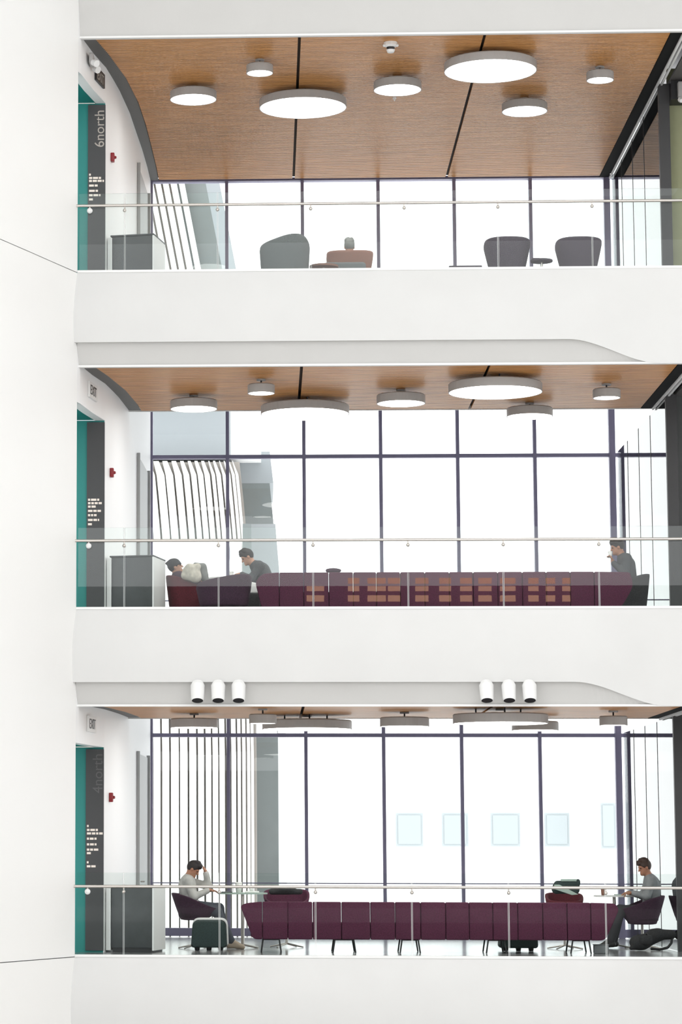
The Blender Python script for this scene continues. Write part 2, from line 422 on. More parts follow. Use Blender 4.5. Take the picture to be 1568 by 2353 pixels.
for i, z in enumerate(FL):
    zt = z + H - 0.3
    ws = struct('wall_side')
    MB().strip(HEAD, z + 3.05, zt, 0.15).build('header', M['room'], ws)
    MB().strip(ROOM, z, zt, 0.15).build('wall_face', M['room'], ws)
    MB().box(-2.5, 0.69, 1.9, 2.0, z, z + 3.05).build('niche_wall', M['teal'], ws)
    MB().add([(-2.5, 0.0, z + 3.06), (0.389, 0.0, z + 3.06), (0.553, 1.08, z + 3.06), (0.70, 1.9, z + 3.06), (-2.5, 1.9, z + 3.06)],
             [(4, 3, 2, 1, 0)]).build('niche_soffit', M['teal'], ws)
    MB().box(-2.6, -2.5, 0, 2.0, z, z + 3.05).build('niche_end', M['teal'], ws)
    # sign panel
    sp = thing('sign_panel', ['dark grey wall sign panel with list and north lettering, bottom floor',
                              'dark grey wall sign panel with pale list, middle floor',
                              'dark grey wall sign panel reading 6north on top floor'][i], 'sign', (0.56, 1.87, z))
    MB().box(0.425, 0.695, 1.86, 1.895, z + 0.03, z + 3.02).build('panel', M['sign'], sp)
    if i != 1:
        mx = Matrix(((0, -1, 0, 0.675), (0, 0, -1, 1.855), (1, 0, 0, z + (2.34 if i == 2 else 2.36)), (0, 0, 0, 1)))
        text('6north' if i == 2 else '4north', 0.215, M['letter'] if i == 2 else M['sign2'], sp, mx)
    for (py, L) in LISTS[i]:
        zz = z + {2: 12.5795 - 2 * H, 1: 7.134 - H, 0: 1.86}[i] + ({2: 300, 1: 1100, 0: 1900}[i] - py) / {2: 150.6, 1: 151.9, 0: 153.6}[i]
        x = 0.445; mb = MB(); rem = L / 152
        while rem > 0.015:
            wd = min(rem, random.uniform(0.03, 0.09))
            mb.box(x, x + wd, 1.853, 1.861, zz - 0.016, zz + 0.016); x += wd + 0.012; rem -= wd + 0.012
        mb.build('list_line', M['letter2'], sp)
    # door on the curved wall
    d = struct('door_%d' % (i + 1))
    dc = [(xat(ROOM, y) + 0.004, y) for y in (6.3, 6.9, 7.5, 8.1, 8.6)]
    MB().strip(dc, z, z + 3.1, -0.012).build('door_leaf', M['door'], d)
    for yy in (6.25, 8.6):
        MB().strip([(xat(ROOM, yy) + 0.004, yy), (xat(ROOM, yy + 0.06) + 0.004, yy + 0.06)], z, z + 3.14, -0.05).build('door_jamb', M['door'], d)
    MB().cyl((1.05, 6.6, z + 1.0), (1.12, 6.6, z + 1.0), 0.012).build('door_handle', M['steel'], d)
    # fire alarm
    fa = thing('fire_alarm', 'red fire alarm box on the white wall beside the sign, ' + FN[i], 'fire alarm', (0.76, 2.40, z + 2.30))
    MB().rbox(0.75, 0.81, 2.35, 2.47, z + 2.24, z + 2.38, 0.012).build('alarm_body', M['red'], fa)
    MB().cyl((0.80, 2.40, z + 2.31), (0.838, 2.39, z + 2.31), 0.03, 0.018).build('strobe', M['red'], fa)
    # exit sign above the niche
    y0 = 1.15 if i == 2 else 0.72; y1 = y0 + 0.55
    zz = z + (3.33 if i == 2 else 3.36)
    x0, x1 = xat(HEAD, y0), xat(HEAD, y1)
    es = thing('exit_sign', 'small EXIT sign on the header over the teal niche, ' + FN[i], 'sign', ((x0 + x1) / 2, (y0 + y1) / 2, zz))
    dx, dy = x1 - x0, y1 - y0; L = math.hypot(dx, dy); ux, uy = dx / L, dy / L; nx, ny = uy, -ux
    if i == 2:
        MB().strip([(x0 + nx * 0.003, y0 + ny * 0.003), (x1 + nx * 0.003, y1 + ny * 0.003)], zz - 0.10, zz + 0.12, -0.03).build('sign_plate', M['black'], es)
    else:
        MB().strip([(x0 + nx * 0.003, y0 + ny * 0.003), (x1 + nx * 0.003, y1 + ny * 0.003)], zz - 0.12, zz + 0.12, -0.03).build('sign_plate', M['white'], es)
    o_ = (x0 + nx * 0.036 + ux * 0.04, y0 + ny * 0.036 + uy * 0.04)
    mx = Matrix(((ux, 0, nx, o_[0]), (uy, 0, ny, o_[1]), (0, 1, 0, zz - 0.07), (0, 0, 0, 1)))
    text('EXIT', 0.21, M['letter'] if i == 2 else M['black'], es, mx)

# ------------------------------------------------------------------ recycling cabinets
def cabinet(i):
    z = FL[i]
    b = thing('recycling_cabinet', 'dark grey recycling cabinet with pale sides beside the sign, ' + FN[i], 'cabinet', (0.80, 1.95, z))
    a = math.radians(-11)
    R = Matrix.Translation((0.80, 2.0, z)) @ Matrix.Rotation(a, 4, 'Z')
    def bx(name, m, x0, x1, y0, y1, z0, z1, r=0.0):
        mb = MB().rbox(x0, x1, y0, y1, z0, z1, r, 2) if r else MB().box(x0, x1, y0, y1, z0, z1)
        mb.v = [tuple(R @ Vector(p)) for p in mb.v]
        return mb.build(name, m, b)
    bx('plinth', M['black'], 0.02, 0.62, 0.03, 0.75, 0.002, 0.06)
    bx('body', M['dark'], 0.0, 0.635, 0.012, 0.78, 0.06, 0.955)
    bx('front_panel', M['dark'], 0.008, 0.63, -0.006, 0.012, 0.07, 0.95, 0.004)
    bx('side_panel', M['white'], 0.637, 0.66, -0.005, 0.78, 0.03, 0.955)
    bx('side_panel', M['white'], -0.075, -0.004, 0.0, 0.78, 0.03, 0.945)
    bx('top_panel', M['dark'], -0.03, 0.664, -0.012, 0.79, 0.956, 0.98, 0.004)
for i in range(3): cabinet(i)

# ------------------------------------------------------------------ windows
XM = 2.4733
for i, z in enumerate(FL):
    wn = struct('window_%d' % (i + 1))
    zt = z + H - 0.02 if i < 2 else z + H - LIP + 0.06
    if i == 0: zt = z + H - 0.02
    for k in range(-1, 8):
        hw = 0.055 if k == 5 else 0.030
        x = XM + k * MOD
        MB().box(x - hw, x + hw, DW, DW + 0.16, z + 0.002, zt).build('mullion', M['frame'], wn)
    for k in range(-1, 7):
        x0, x1 = XM + k * MOD + 0.03, XM + (k + 1) * MOD - 0.03
        if i < 2:
            MB().box(x0, x1, DW + 0.01, DW + 0.13, z + 3.505, z + 3.57).build('transom', M['frame'], wn)
        MB().box(x0, x1, DW + 0.01, DW + 0.13, z + 0.02, z + 0.16).build('sill_rail', M['frame'], wn)
        MB().box(x0, x1, DW - 0.015, DW + 0.01, z + 0.935, z + 0.955).build('window_rail', M['frame'], wn)
        MB().box(x0, x1, DW + 0.07, DW + 0.082, z + 0.16, zt).build('glass_pane', M['pane'], wn)
    if i == 2:
        MB().box(1.1, 12.0, DW - 0.02, DW + 0.16, z + H - LIP + 0.03, z + H - LIP + 0.09).build('head', M['frame'], wn)

# ------------------------------------------------------------------ right glass partition
for i, z in enumerate(FL):
    gp = struct('wall_right')
    zc = z + H - LIP + 0.03
    y1 = 9.70
    yt = 9.70 if i == 2 else 4.66
    MB().box(9.37, 9.40, 0.16, yt, zc - 0.03, zc + 0.004).build('top_track', M['white'], gp)
    MB().box(9.43, 9.46, 0.16, yt, zc - 0.03, zc + 0.004).build('top_track', M['white'], gp)
    ys = [3.3, 5.2, 6.7, 8.2, 9.7]
    for a, b in zip(ys[:-1], ys[1:]):
        MB().box(9.41, 9.422, a + 0.008, b - 0.008, z + 0.01, zc - 0.03).build('glass_pane', M['part'], gp)
    for y in ys[1:-1]:
        MB().box(9.405, 9.427, y - 0.008, y + 0.008, z + 0.01, zc - 0.03).build('glass_joint', M['black'], gp)
    MB().box(9.395, 9.565, 3.2, 3.3, z + 0.002, zc - 0.0).build('post', M['sign'], gp)
    MB().box(9.565, 14.0, 3.4, 3.5, z + 0.002, zc + 0.3).build('side_wall', M['olive'] if i == 2 else M['dgrey'], gp)
    if i == 2:
        MB().box(9.565, 14.0, 3.0, 3.39, z + 3.30, zc - 0.001).build('side_bulkhead', M['black'], gp)
    MB().box(9.55, 9.80, 3.5, yt, zc - 0.30, zc + 0.0).build('side_beam', M['matblack'], gp)

# ------------------------------------------------------------------ glass balustrades
for i, z in enumerate(FL):
    g = thing('glass_balustrade', 'frameless glass balustrade with slim steel handrail, ' + FN[i], 'railing', (5, 0.02, z))
    js = [0.40] + [3.831 + k * MOD for k in range(-2, 5)] + [10.691, 12.0]
    for a, b in zip(js[:-1], js[1:]):
        MB().box(a + 0.012, b - 0.012, 0.026, 0.038, z + 0.036, z + 1.195).build('glass_panel', M['guard'], g)
        MB().box(b - 0.0118, b - 0.004, 0.025, 0.039, z + 0.036, z + 1.195).build('panel_edge', M['gedge'], g)
        MB().box(b + 0.004, b + 0.0118, 0.025, 0.039, z + 0.036, z + 1.195).build('panel_edge', M['gedge'], g)
    MB().cyl((0.36, -0.03, z + 1.0), (12.0, -0.03, z + 1.0), 0.021).build('handrail', M['steel'], g)
    for x in [0.57] + js[1:-1]:
        r = 0.042 if x < 1 else 0.026
        b = MB().cyl((x, -0.03, z + 0.985), (x, -0.03, z + 0.94), 0.009).cyl((x, -0.03, z + 0.925), (x, 0.024, z + 0.925), 0.012).build('bracket', M['steel'], g)
        MB().ball((x, -0.03, z + 0.925), r).build('bracket_knob', M['white'] if x < 1 else M['steel'], b)

# ------------------------------------------------------------------ disc lamps
LAMPS = [(2.03, 3.05, .74, 'medium grey drum ceiling lamp nearest the curved left wall'),
         (3.09, 1.50, .41, 'small grey drum ceiling lamp left of the first ceiling seam'),
         (3.78, 3.65, 1.40, 'large grey drum ceiling lamp at the first ceiling seam'),
         (5.25, 2.60, .75, 'medium grey drum ceiling lamp between the two large lamps'),
         (6.62, 1.53, 1.41, 'large grey drum ceiling lamp at the second seam, nearest the front'),
         (7.36, 4.04, .73, 'medium grey drum ceiling lamp behind the second large lamp'),
         (8.36, 2.15, .42, 'small grey drum ceiling lamp nearest the right glass partition')]
for x, y, d, lab in LAMPS:
    z = H - LIP
    r = d / 2
    t = thing('disc_lamp', lab + ', bottom floor', 'lamp', (x, y, z + 0.035), 'drum ceiling lamps')
    MB().lathe([(r - 0.012, -0.185), (r, -0.185), (r, -0.06), (r - 0.015, -0.045), (0.001, -0.045)], (x, y, z)).build('housing', M['lampgrey'], t)
    MB().lathe([(0.001, -0.18), (r - 0.012, -0.18)], (x, y, z)).build('diffuser', M['lamp'], t)
    s = MB()
    k = 3 if d > 1 else 1
    for q in range(k):
        a = 2.1 * q + 0.6; rr = r * 0.55 if k > 1 else 0
        s.cyl((x + rr * math.cos(a), y + rr * math.sin(a), z - 0.05), (x + rr * math.cos(a), y + rr * math.sin(a), z + 0.04), 0.012)
    s.build('stem', M['black'], t)
    MB().cyl((x, y, z + 0.012), (x, y, z + 0.036), 0.07).build('ceiling_rose', M['lampgrey'], t)
    for i in (1, 2): dup(t, (0, 0, FL[i]), lab + ', ' + FN[i])

# ------------------------------------------------------------------ spotlights under the middle fascia
NTH = ['left', 'middle', 'right']
for gi, xs in enumerate(((2.156, 2.452, 2.745), (6.294, 6.611, 6.905))):
    for k, x in enumerate(xs):
        t = thing('spotlight', '%s one of the %s three white can spotlights under the lowest overhang' % (NTH[k], ['left-hand', 'right-hand'][gi]), 'spotlight', (x, -0.14, 3.86), 'white can spotlights under the fascia')
        ax = Vector((0, -0.42, -0.907)).normalized()
        a = Vector((x, -0.13, 3.865)); b = a + ax * 0.245
        MB().cyl(a - ax * 0.06, a, 0.075, 0.103, 28).cyl(a, b - ax * 0.03, 0.103, 0.094, 28, cap=False).cyl(b - ax * 0.03, b, 0.094, 0.082, 28, cap=False).build('can', M['white'], t)
        MB().cyl(b - ax * 0.010, b - ax * 0.006, 0.080, 0.080, 28).build('lens', M['black'], t)
        MB().cyl(a + Vector((0, 0.0, 0.0)), (x, 0.04, 3.76), 0.02).build('bracket', M['white'], t)

# ------------------------------------------------------------------ small ceiling devices, top floor
zt = 3 * H - LIP + 0.035
t = thing('dome_camera', 'white dome security camera with dark lens near the top floor ceiling edge', 'camera', (5.06, 0.62, zt))
MB().lathe([(0.001, 0.0), (0.10, 0.0), (0.10, -0.05), (0.07, -0.075), (0.001, -0.075)], (5.06, 0.62, zt), 24).build('housing', M['white'], t)
MB().ball((5.06, 0.62, zt - 0.075), 0.062, 16, 10).build('lens_dome', M['black'], t)
MB().cyl((5.06, 0.62, zt - 0.155), (5.06, 0.62, zt - 0.115), 0.05, 0.065).build('lens_ring', M['white'], t)
MB().ball((4.965, 0.60, zt - 0.05), 0.025).ball((5.155, 0.60, zt - 0.05), 0.025).build('lug', M['white'], t)
t = thing('sprinkler', 'tiny white sprinkler head below the medium middle lamp, top floor', 'sprinkler', (5.26, 3.86, zt))
MB().cyl((5.26, 3.86, zt), (5.26, 3.86, zt - 0.03), 0.03).build('cover_plate', M['white'], t)
MB().cyl((5.26, 3.86, zt - 0.03), (5.26, 3.86, zt - 0.06), 0.018, 0.012).build('nozzle', M['white'], t)
t = thing('emergency_light', 'grey emergency light with two heads above the exit sign, top floor', 'emergency light', (0.52, 0.75, 13.33))
MB().rbox(0.515, 0.585, 0.50, 0.80, 13.28, 13.44, 0.02).build('case', M['lampgrey'], t)
for dy in (0.52, 0.88):
    MB().cyl((0.575, dy, 13.29), (0.64, dy - 0.06, 13.25), 0.045, 0.055).build('lamp_head', M['white'], t)
t = thing('wall_speaker', 'pale wall mounted device at the right edge, top floor', 'device', (9.72, 2.9, 13.32))
MB().rbox(9.66, 9.84, 2.88, 2.99, 13.27, 13.52, 0.02).build('case', M['lampgrey'], t)
MB().cyl((9.70, 2.88, 13.22), (9.70, 2.80, 13.18), 0.05, 0.03).build('lamp_head', M['white'], t)

# ------------------------------------------------------------------ sofas
def rounded(pts, r, n=5):
    """round the corners of an XZ polygon"""
    out = []
    for i, p in enumerate(pts):
        a = Vector(pts[i - 1]); b = Vector(p); c = Vector(pts[(i + 1) % len(pts)])
        rr = min(r[i] if isinstance(r, (list, tuple)) else r, 0.48 * (a - b).length, 0.48 * (c - b).length)
        if rr <= 0: out.append(tuple(b)); continue
        p0 = b + (a - b).normalized() * rr; p1 = b + (c - b).normalized() * rr
        for k in range(n + 1):
            t = k / n
            out.append(tuple(p0 * (1 - t) ** 2 + b * 2 * t * (1 - t) + p1 * t * t))
    return out
def sofa(label, z, Y, xs, zt, zb, left, right, mt, legs, seat_d=0.85):
    t = thing('sofa', label, 'sofa', ((xs[0] + xs[-1]) / 2, Y + 0.4, z))
    n = len(xs) - 1
    for k in range(n):
        a, b = xs[k] + 0.003, xs[k + 1] - 0.003
        if k == 0: pts = [(left[1], zb), (b, zb), (b, zt), (left[0] + 0.1, zt - 0.02), (left[0], zt - left[2])]; r = [.06, 0, 0, .10, .06]
        elif k == n - 1: pts = [(a, zb), (right[1], zb), (right[0], zt - right[2]), (right[0] - 0.05, zt - 0.01), (a, zt)]; r = [0, .08, .10, .05, 0]
        else: pts = [(a, zb), (b, zb), (b, zt), (a, zt)]; r = 0
        pts = rounded(pts, r) if r else pts
        MB().prism_xz([(x, z + q) for x, q in pts], Y, Y + 0.16, 0.018).build('back_panel', mt, t)
    m = max(2, n // 3)
    for k in range(m):
        a = xs[0] + 0.15 + (xs[-1] - xs[0] - 0.3) * k / m; b = xs[0] + 0.15 + (xs[-1] - xs[0] - 0.3) * (k + 1) / m
        MB().rbox(a + 0.004, b - 0.004, Y + 0.17, Y + seat_d, z + zb + 0.02, z + 0.44, 0.04).build('seat_cushion', mt, t)
    for x0, x1 in legs:
        MB().tube([(x0, Y + 0.05, z + 0.002), (x0 + 0.03, Y + 0.05, z + zb), (x1 - 0.03, Y + 0.05, z + zb), (x1, Y + 0.05, z + 0.002)], 0.012).build('leg', M['black'], t)
        MB().tube([(x0, Y + 0.75, z + 0.002), (x0 + 0.03, Y + 0.75, z + zb), (x1 - 0.03, Y + 0.75, z + zb), (x1, Y + 0.75, z + 0.002)], 0.012).build('leg', M['black'], t)
    return t
xs0 = [2.738, 3.07, 3.45, 3.82, 4.25, 4.68, 5.05, 5.43, 5.80, 6.15, 6.50, 6.87, 7.24, 7.60, 7.95, 8.36]
sofa('long plum sofa seen from behind, bottom floor', 0.0, 2.0, xs0, 0.755, 0.20, (2.738, 2.93, 0.06), (8.37, 8.16, 0.10), M['plum'],
     [(3.05, 3.35), (4.12, 4.46), (5.12, 5.42), (6.4, 6.7), (7.65, 7.95)])
xs1 = [2.985, 3.35, 3.72, 4.10, 4.47, 4.82, 5.18, 5.55, 5.92, 6.28, 6.65, 7.02, 7.38, 7.74, 8.10, 8.68]
sofa('long plum sofa with rounded ends seen from behind, middle floor', H, 2.0, xs1, 0.722, 0.18, (2.985, 3.08, 0.14), (8.69, 8.50, 0.22), M['plum'],
     [(3.25, 3.55), (4.6, 4.9), (6.1, 6.4), (7.6, 7.9)])

# ------------------------------------------------------------------ tub chairs
def tub(name, label, loc, rot, w_top, w_bot, hb, hf, z0, m, base='star', seat=0.44, sq=2.6, m2=None, group=None, asym=0.0, cat='chair'):
    t = thing(name, label, cat, loc, group); t.rotation_euler.z = rot
    n = 40
    def ring(rx, hfun):
        vs = []
        for i in range(n):
            th = 2 * math.pi * i / n
            c, s = math.cos(th), math.sin(th)
            k = (abs(c) ** sq + abs(s) ** sq) ** (-1 / sq)
            vs.append((rx * k * c, rx * k * s, hfun(th)))
        return vs
    def rim(th):           # back of the chair is at -y (theta = -90 deg); facing +y
        b = (1 - math.sin(th)) / 2
        b = b * b * (3 - 2 * b)
        return hf + (hb - hf) * b ** 0.75 + asym * math.cos(th)
    rt, rb = w_top / 2, w_bot / 2; th_ = 0.05
    lerp = lambda a, b, q: a + (b - a) * q
    zz = [ring(rb * .7, lambda th: z0), ring(rb * .95, lambda th: z0 + .01), ring(rb, lambda th: z0 + .04)]
    for q in (.25, .5, .75, .94):
        zz.append(ring(lerp(rb, rt, q ** .85), lambda th, q=q: lerp(z0 + .04, rim(th), q)))
    zz += [ring(rt - .006, lambda th: rim(th) - .004), ring(rt - .022, rim), ring(rt - th_ + .008, lambda th: rim(th) - .006),
           ring(rt - th_, lambda th: rim(th) - .03), ring(lerp(rb, rt, .5) - th_, lambda th: seat - .06)]
    vs = [v for r in zz for v in r]
    fs = [(j * n + i, j * n + (i + 1) % n, (j + 1) * n + (i + 1) % n, (j + 1) * n + i) for j in range(len(zz) - 1) for i in range(n)]
    fs.append(tuple(reversed(range(n)))); fs.append(tuple((len(zz) - 1) * n + i for i in range(n)))
    def place(mb, nm, mm):
        o = mb.build(nm, mm); o.parent = t; return o
    place(MB().add(vs, fs, True), 'shell', m)
    rs = lerp(rb, rt, .5) - th_ - .006
    c = [ring(rs * .98, lambda th: seat - .058), ring(rs, lambda th: seat - .02), ring(rs * .94, lambda th: seat), ring(rs * .5, lambda th: seat + .006)]
    place(MB().add([v for r in c for v in r], [(j * n + i, j * n + (i + 1) % n, (j + 1) * n + (i + 1) % n, (j + 1) * n + i) for j in range(3) for i in range(n)] + [tuple(3 * n + i for i in range(n))], True), 'cushion', m2 or m)
    if base == 'star':
        place(MB().cyl((0, 0, 0.05), (0, 0, z0), .022), 'pole', M['steel'])
        for k in range(4):
            a = math.pi / 4 + k * math.pi / 2 + .25
            place(MB().cyl((0, 0, .065), (.30 * math.cos(a), .30 * math.sin(a), .012), .015, .011), 'foot', M['steel'])
    elif base == 'legs':
        for sx in (-1, 1):
            for sy in (-1, 1):
                place(MB().cyl((sx * rb * .6, sy * rb * .6, z0), (sx * rb * .85, sy * rb * .85, 0.002), .014, .011), 'leg', M['black'])
    elif base == 'plinth':
        place(MB().cyl((0, 0, .002), (0, 0, z0), rb * .6, rb * .68, 24), 'plinth', M['black'])
    return t
Z2 = 2 * H
tub('tub_chair', 'left of the two dark mauve tub chairs backing the glass on top floor', (6.84, 1.67, Z2), 0.0, .715, .45, .775, .62, .12, M['mauve'], 'plinth', group='mauve tub chairs')
tub('tub_chair', 'right of the two dark mauve tub chairs backing the glass on top floor', (7.92, 1.67, Z2), 0.0, .715, .45, .765, .62, .12, M['mauve'], 'plinth', group='mauve tub chairs')
tub('tub_chair', 'large pale grey tub chair turned left on the top floor', (3.46, 1.75, Z2), -0.35, .74, .66, .80, .60, .05, M['greyfab'], 'plinth', asym=.10)
tub('lounge_chair', 'tan lounge chair with grey haired person in it, top floor', (4.50, 3.35, Z2), 0.0, .75, .46, .925, .86, .10, M['tan'], 'plinth', seat=.42, m2=M['char'], sq=4.5)
o = MB().rbox(4.07, 4.72, 2.30, 2.95, Z2 + .03, Z2 + .60, .05).build('ottoman', M['greyfab'])
tag(o, 'grey block ottoman in front of the tan chair, top floor', 'ottoman')
t = thing('low_table', 'low tan table right of the grey tub chair, top floor', 'table', (4.06, 1.9, Z2))
MB().lathe([(.001, .425), (.22, .425), (.22, .455), (.001, .455)], (4.06, 1.9, Z2), 32).build('table_top', M['tan'], t)
MB().cyl((4.06, 1.9, Z2 + .02), (4.06, 1.9, Z2 + .425), .025).build('pole', M['steel'], t)
MB().cyl((4.06, 1.9, Z2 + .002), (4.06, 1.9, Z2 + .02), .16).build('base', M['steel'], t)
t = thing('side_table', 'small round dark side table between the two mauve chairs, top floor', 'table', (7.345, 1.5, Z2))
MB().lathe([(.001, .405), (.165, .405), (.17, .42), (.165, .435), (.001, .435)], (7.345, 1.5, Z2), 32).build('table_top', M['mauve'], t)
MB().cyl((7.345, 1.5, Z2 + .02), (7.345, 1.5, Z2 + .405), .02).build('pole', M['steel'], t)
MB().cyl((7.345, 1.5, Z2 + .002), (7.345, 1.5, Z2 + .02), .14).build('base', M['steel'], t)
o = MB().rbox(7.20, 7.31, 1.40, 1.52, Z2 + .436, Z2 + .452, .005, 2).build('notebook', M['mauve']); tag(o, 'closed notebook on the small round side table, top floor', 'notebook')
t = thing('low_bench', 'low mauve bench left of the mauve tub chairs, top floor', 'bench', (6.2, 1.3, Z2))
MB().rbox(5.93, 6.43, 1.25, 1.6, Z2 + .27, Z2 + .315, .012, 2).build('bench_top', M['mauve'], t)
for sx in (6.0, 6.36): MB().cyl((sx, 1.42, Z2 + .002), (sx, 1.42, Z2 + .27), .02).build('leg', M['black'], t)
# middle floor
tub('lounge_chair', 'wide dark plum lounge chair with arched back, middle floor', (2.51, 2.2, H), 0.0, .86, .74, .645, .49, .20, M['plum2'], 'legs', sq=2.3, asym=.075)
tub('tub_chair', 'maroon tub chair holding the beanie wearer, middle floor', (1.94, 2.98, H), -math.pi / 2, .70, .55, .76, .52, .12, M['maroon'], 'legs', seat=.42)
tub('tub_chair', 'dark chair under the silhouetted person, middle floor', (8.74, 3.4, H), math.pi / 2, .74, .58, .80, .55, .14, M['char'], 'star')
tub('tub_chair', 'dark chair under the writing person, middle floor', (3.25, 4.0, H), math.pi / 2, .66, .5, .70, .5, .16, M['char'], 'star')
# bottom floor
tub('tub_chair', 'plum tub chair holding the man with hand at his brow, bottom floor', (2.02, 3.7, 0), -math.pi / 2, .74, .46, .86, .62, .44, M['plum2'], 'star', seat=.55)
tub('tub_chair', 'dark plum tub chair holding the grey shirted man, bottom floor', (9.02, 4.5, 0), math.pi / 2, .72, .46, .83, .62, .38, M['plum2'], 'star', seat=.50)
tub('tub_chair', 'plum tub chair behind the left end of the sofa, bottom floor', (3.45, 4.45, 0), math.pi, .74, .50, .915, .70, .36, M['plum'], 'star', seat=.48)
tub('tub_chair', 'maroon tub chair carrying the green bag behind the sofa, bottom floor', (7.78, 4.2, 0), math.pi, .60, .44, .875, .74, .36, M['maroon'], 'star', seat=.48)
tub('tub_chair', 'plum tub chair half hidden by the right post, bottom floor', (9.66, 2.4, 0), -math.pi / 2, .55, .40, .92, .60, .36, M['plum2'], 'star', seat=.48)

# pouffes
def pouffe(label, x, y, w, h, m, rim_light=None):
    t = thing('pouffe', label, 'pouffe', (x, y, 0))
    pts = rounded([(x - w * .49, .05), (x + w * .49, .05), (x + w * .46, h), (x - w * .44, h)], [.06, .06, .10, .10], 6)
    MB().prism_xz(pts, y - .25, y + .2, .03).build('cushion', m, t)
    if rim_light:
        pts = rounded([(x - w * .49, .06), (x + w * .53, .06), (x + w * .50, h + .03), (x - w * .46, h + .03)], [.06, .06, .11, .11], 6)
        MB().prism_xz(pts, y + .19, y + .27, .02).build('rim_light_shell', rim_light, t)  # white shell added behind to paint the backlit rim of the cushion
    for sx in (-.32, 0, .32):
        MB().cyl((x + sx * w, y - .12, .002), (x + sx * w, y - .12, .06), .035, .045).build('foot', M['black'], t)
    return t
pouffe('dark green pouffe with painted white rim light beside the seated man, bottom floor', 2.255, 2.95, .56, .46, M['green'], M['white'])
pouffe('dark grey pouffe on the floor under the sofa, bottom floor', 6.97, 3.3, .60, .42, M['green'])

# tables
def pedestal(label, x, y, z, r, h, m):
    t = thing('cafe_table', label, 'table', (x, y, z))
    MB().lathe([(.001, h - .022), (r, h - .022), (r, h), (.001, h)], (x, y, z), 40).build('table_top', m, t)
    MB().cyl((x, y, z + .05), (x, y, z + h - .022), .028).build('pole', M['steel'], t)
    for k in range(4):
        a = math.pi / 4 + k * math.pi / 2
        MB().cyl((x, y, z + .06), (x + .34 * math.cos(a), y + .34 * math.sin(a), z + .012), .016, .011).build('foot', M['steel'], t)
    return t
pedestal('pale glass topped table in front of the man with hand at his brow, bottom floor', 2.76, 4.0, 0, .39, .86, M['mint'])
pedestal('white table the grey shirted man works at, bottom floor', 8.62, 4.75, 0, .32, .825, M['paper'])
pedestal('white table between the beanie wearer and the writing person, middle floor', 2.55, 4.3, H, .38, .84, M['paper'])
def cup(label, x, y, z, r=.04, h=.11, m=None):
    t = thing('cup', label, 'cup', (x, y, z))
    MB().lathe([(.001, .001), (r * .75, .001), (r, h), (r - .004, h), (r * .7, .008), (.001, .008)], (x, y, z), 20, True).build('body', m or M['paper'], t)
    MB().lathe([(r * 1.02, h - .004), (r * 1.06, h), (r * .9, h + .012), (.001, h + .012)], (x, y, z), 20).build('lid', M['paper'], t)
cup('tall white cup on the pale glass table, bottom floor', 2.70, 4.0, .861, .055, .15)
cup('small white cup on the pale glass table, bottom floor', 2.90, 4.05, .861, .04, .09)
cup('brown drink cup at the left edge of the white table, bottom floor', 8.44, 4.7, .826, .035, .12, M['tan'])
cup('small white cup on the middle floor white table', 2.60, 4.2, H + .841, .035, .09)
t = thing('open_laptop', 'thin silver laptop open on the pale glass table, bottom floor', 'laptop', (2.52, 3.95, .862))
MB().rbox(2.43, 2.60, 3.80, 4.05, .862, .876, .004, 2).build('keyboard', M['dark'], t)
MB().box(2.605, 2.613, 3.80, 4.05, .872, 1.02).build('screen', M['dark'], t)
o = MB().rbox(2.80, 3.02, 3.78, 3.95, .861, .885, .006, 2).build('paper_pile', M['paper']); tag(o, 'short pile of white papers on the pale glass table, bottom floor', 'papers')
o = MB().rbox(8.64, 8.80, 4.75, 4.95, .826, .842, .005, 2).build('tablet', M['mint']); tag(o, 'mint tablet flat on the white table, bottom floor', 'tablet')

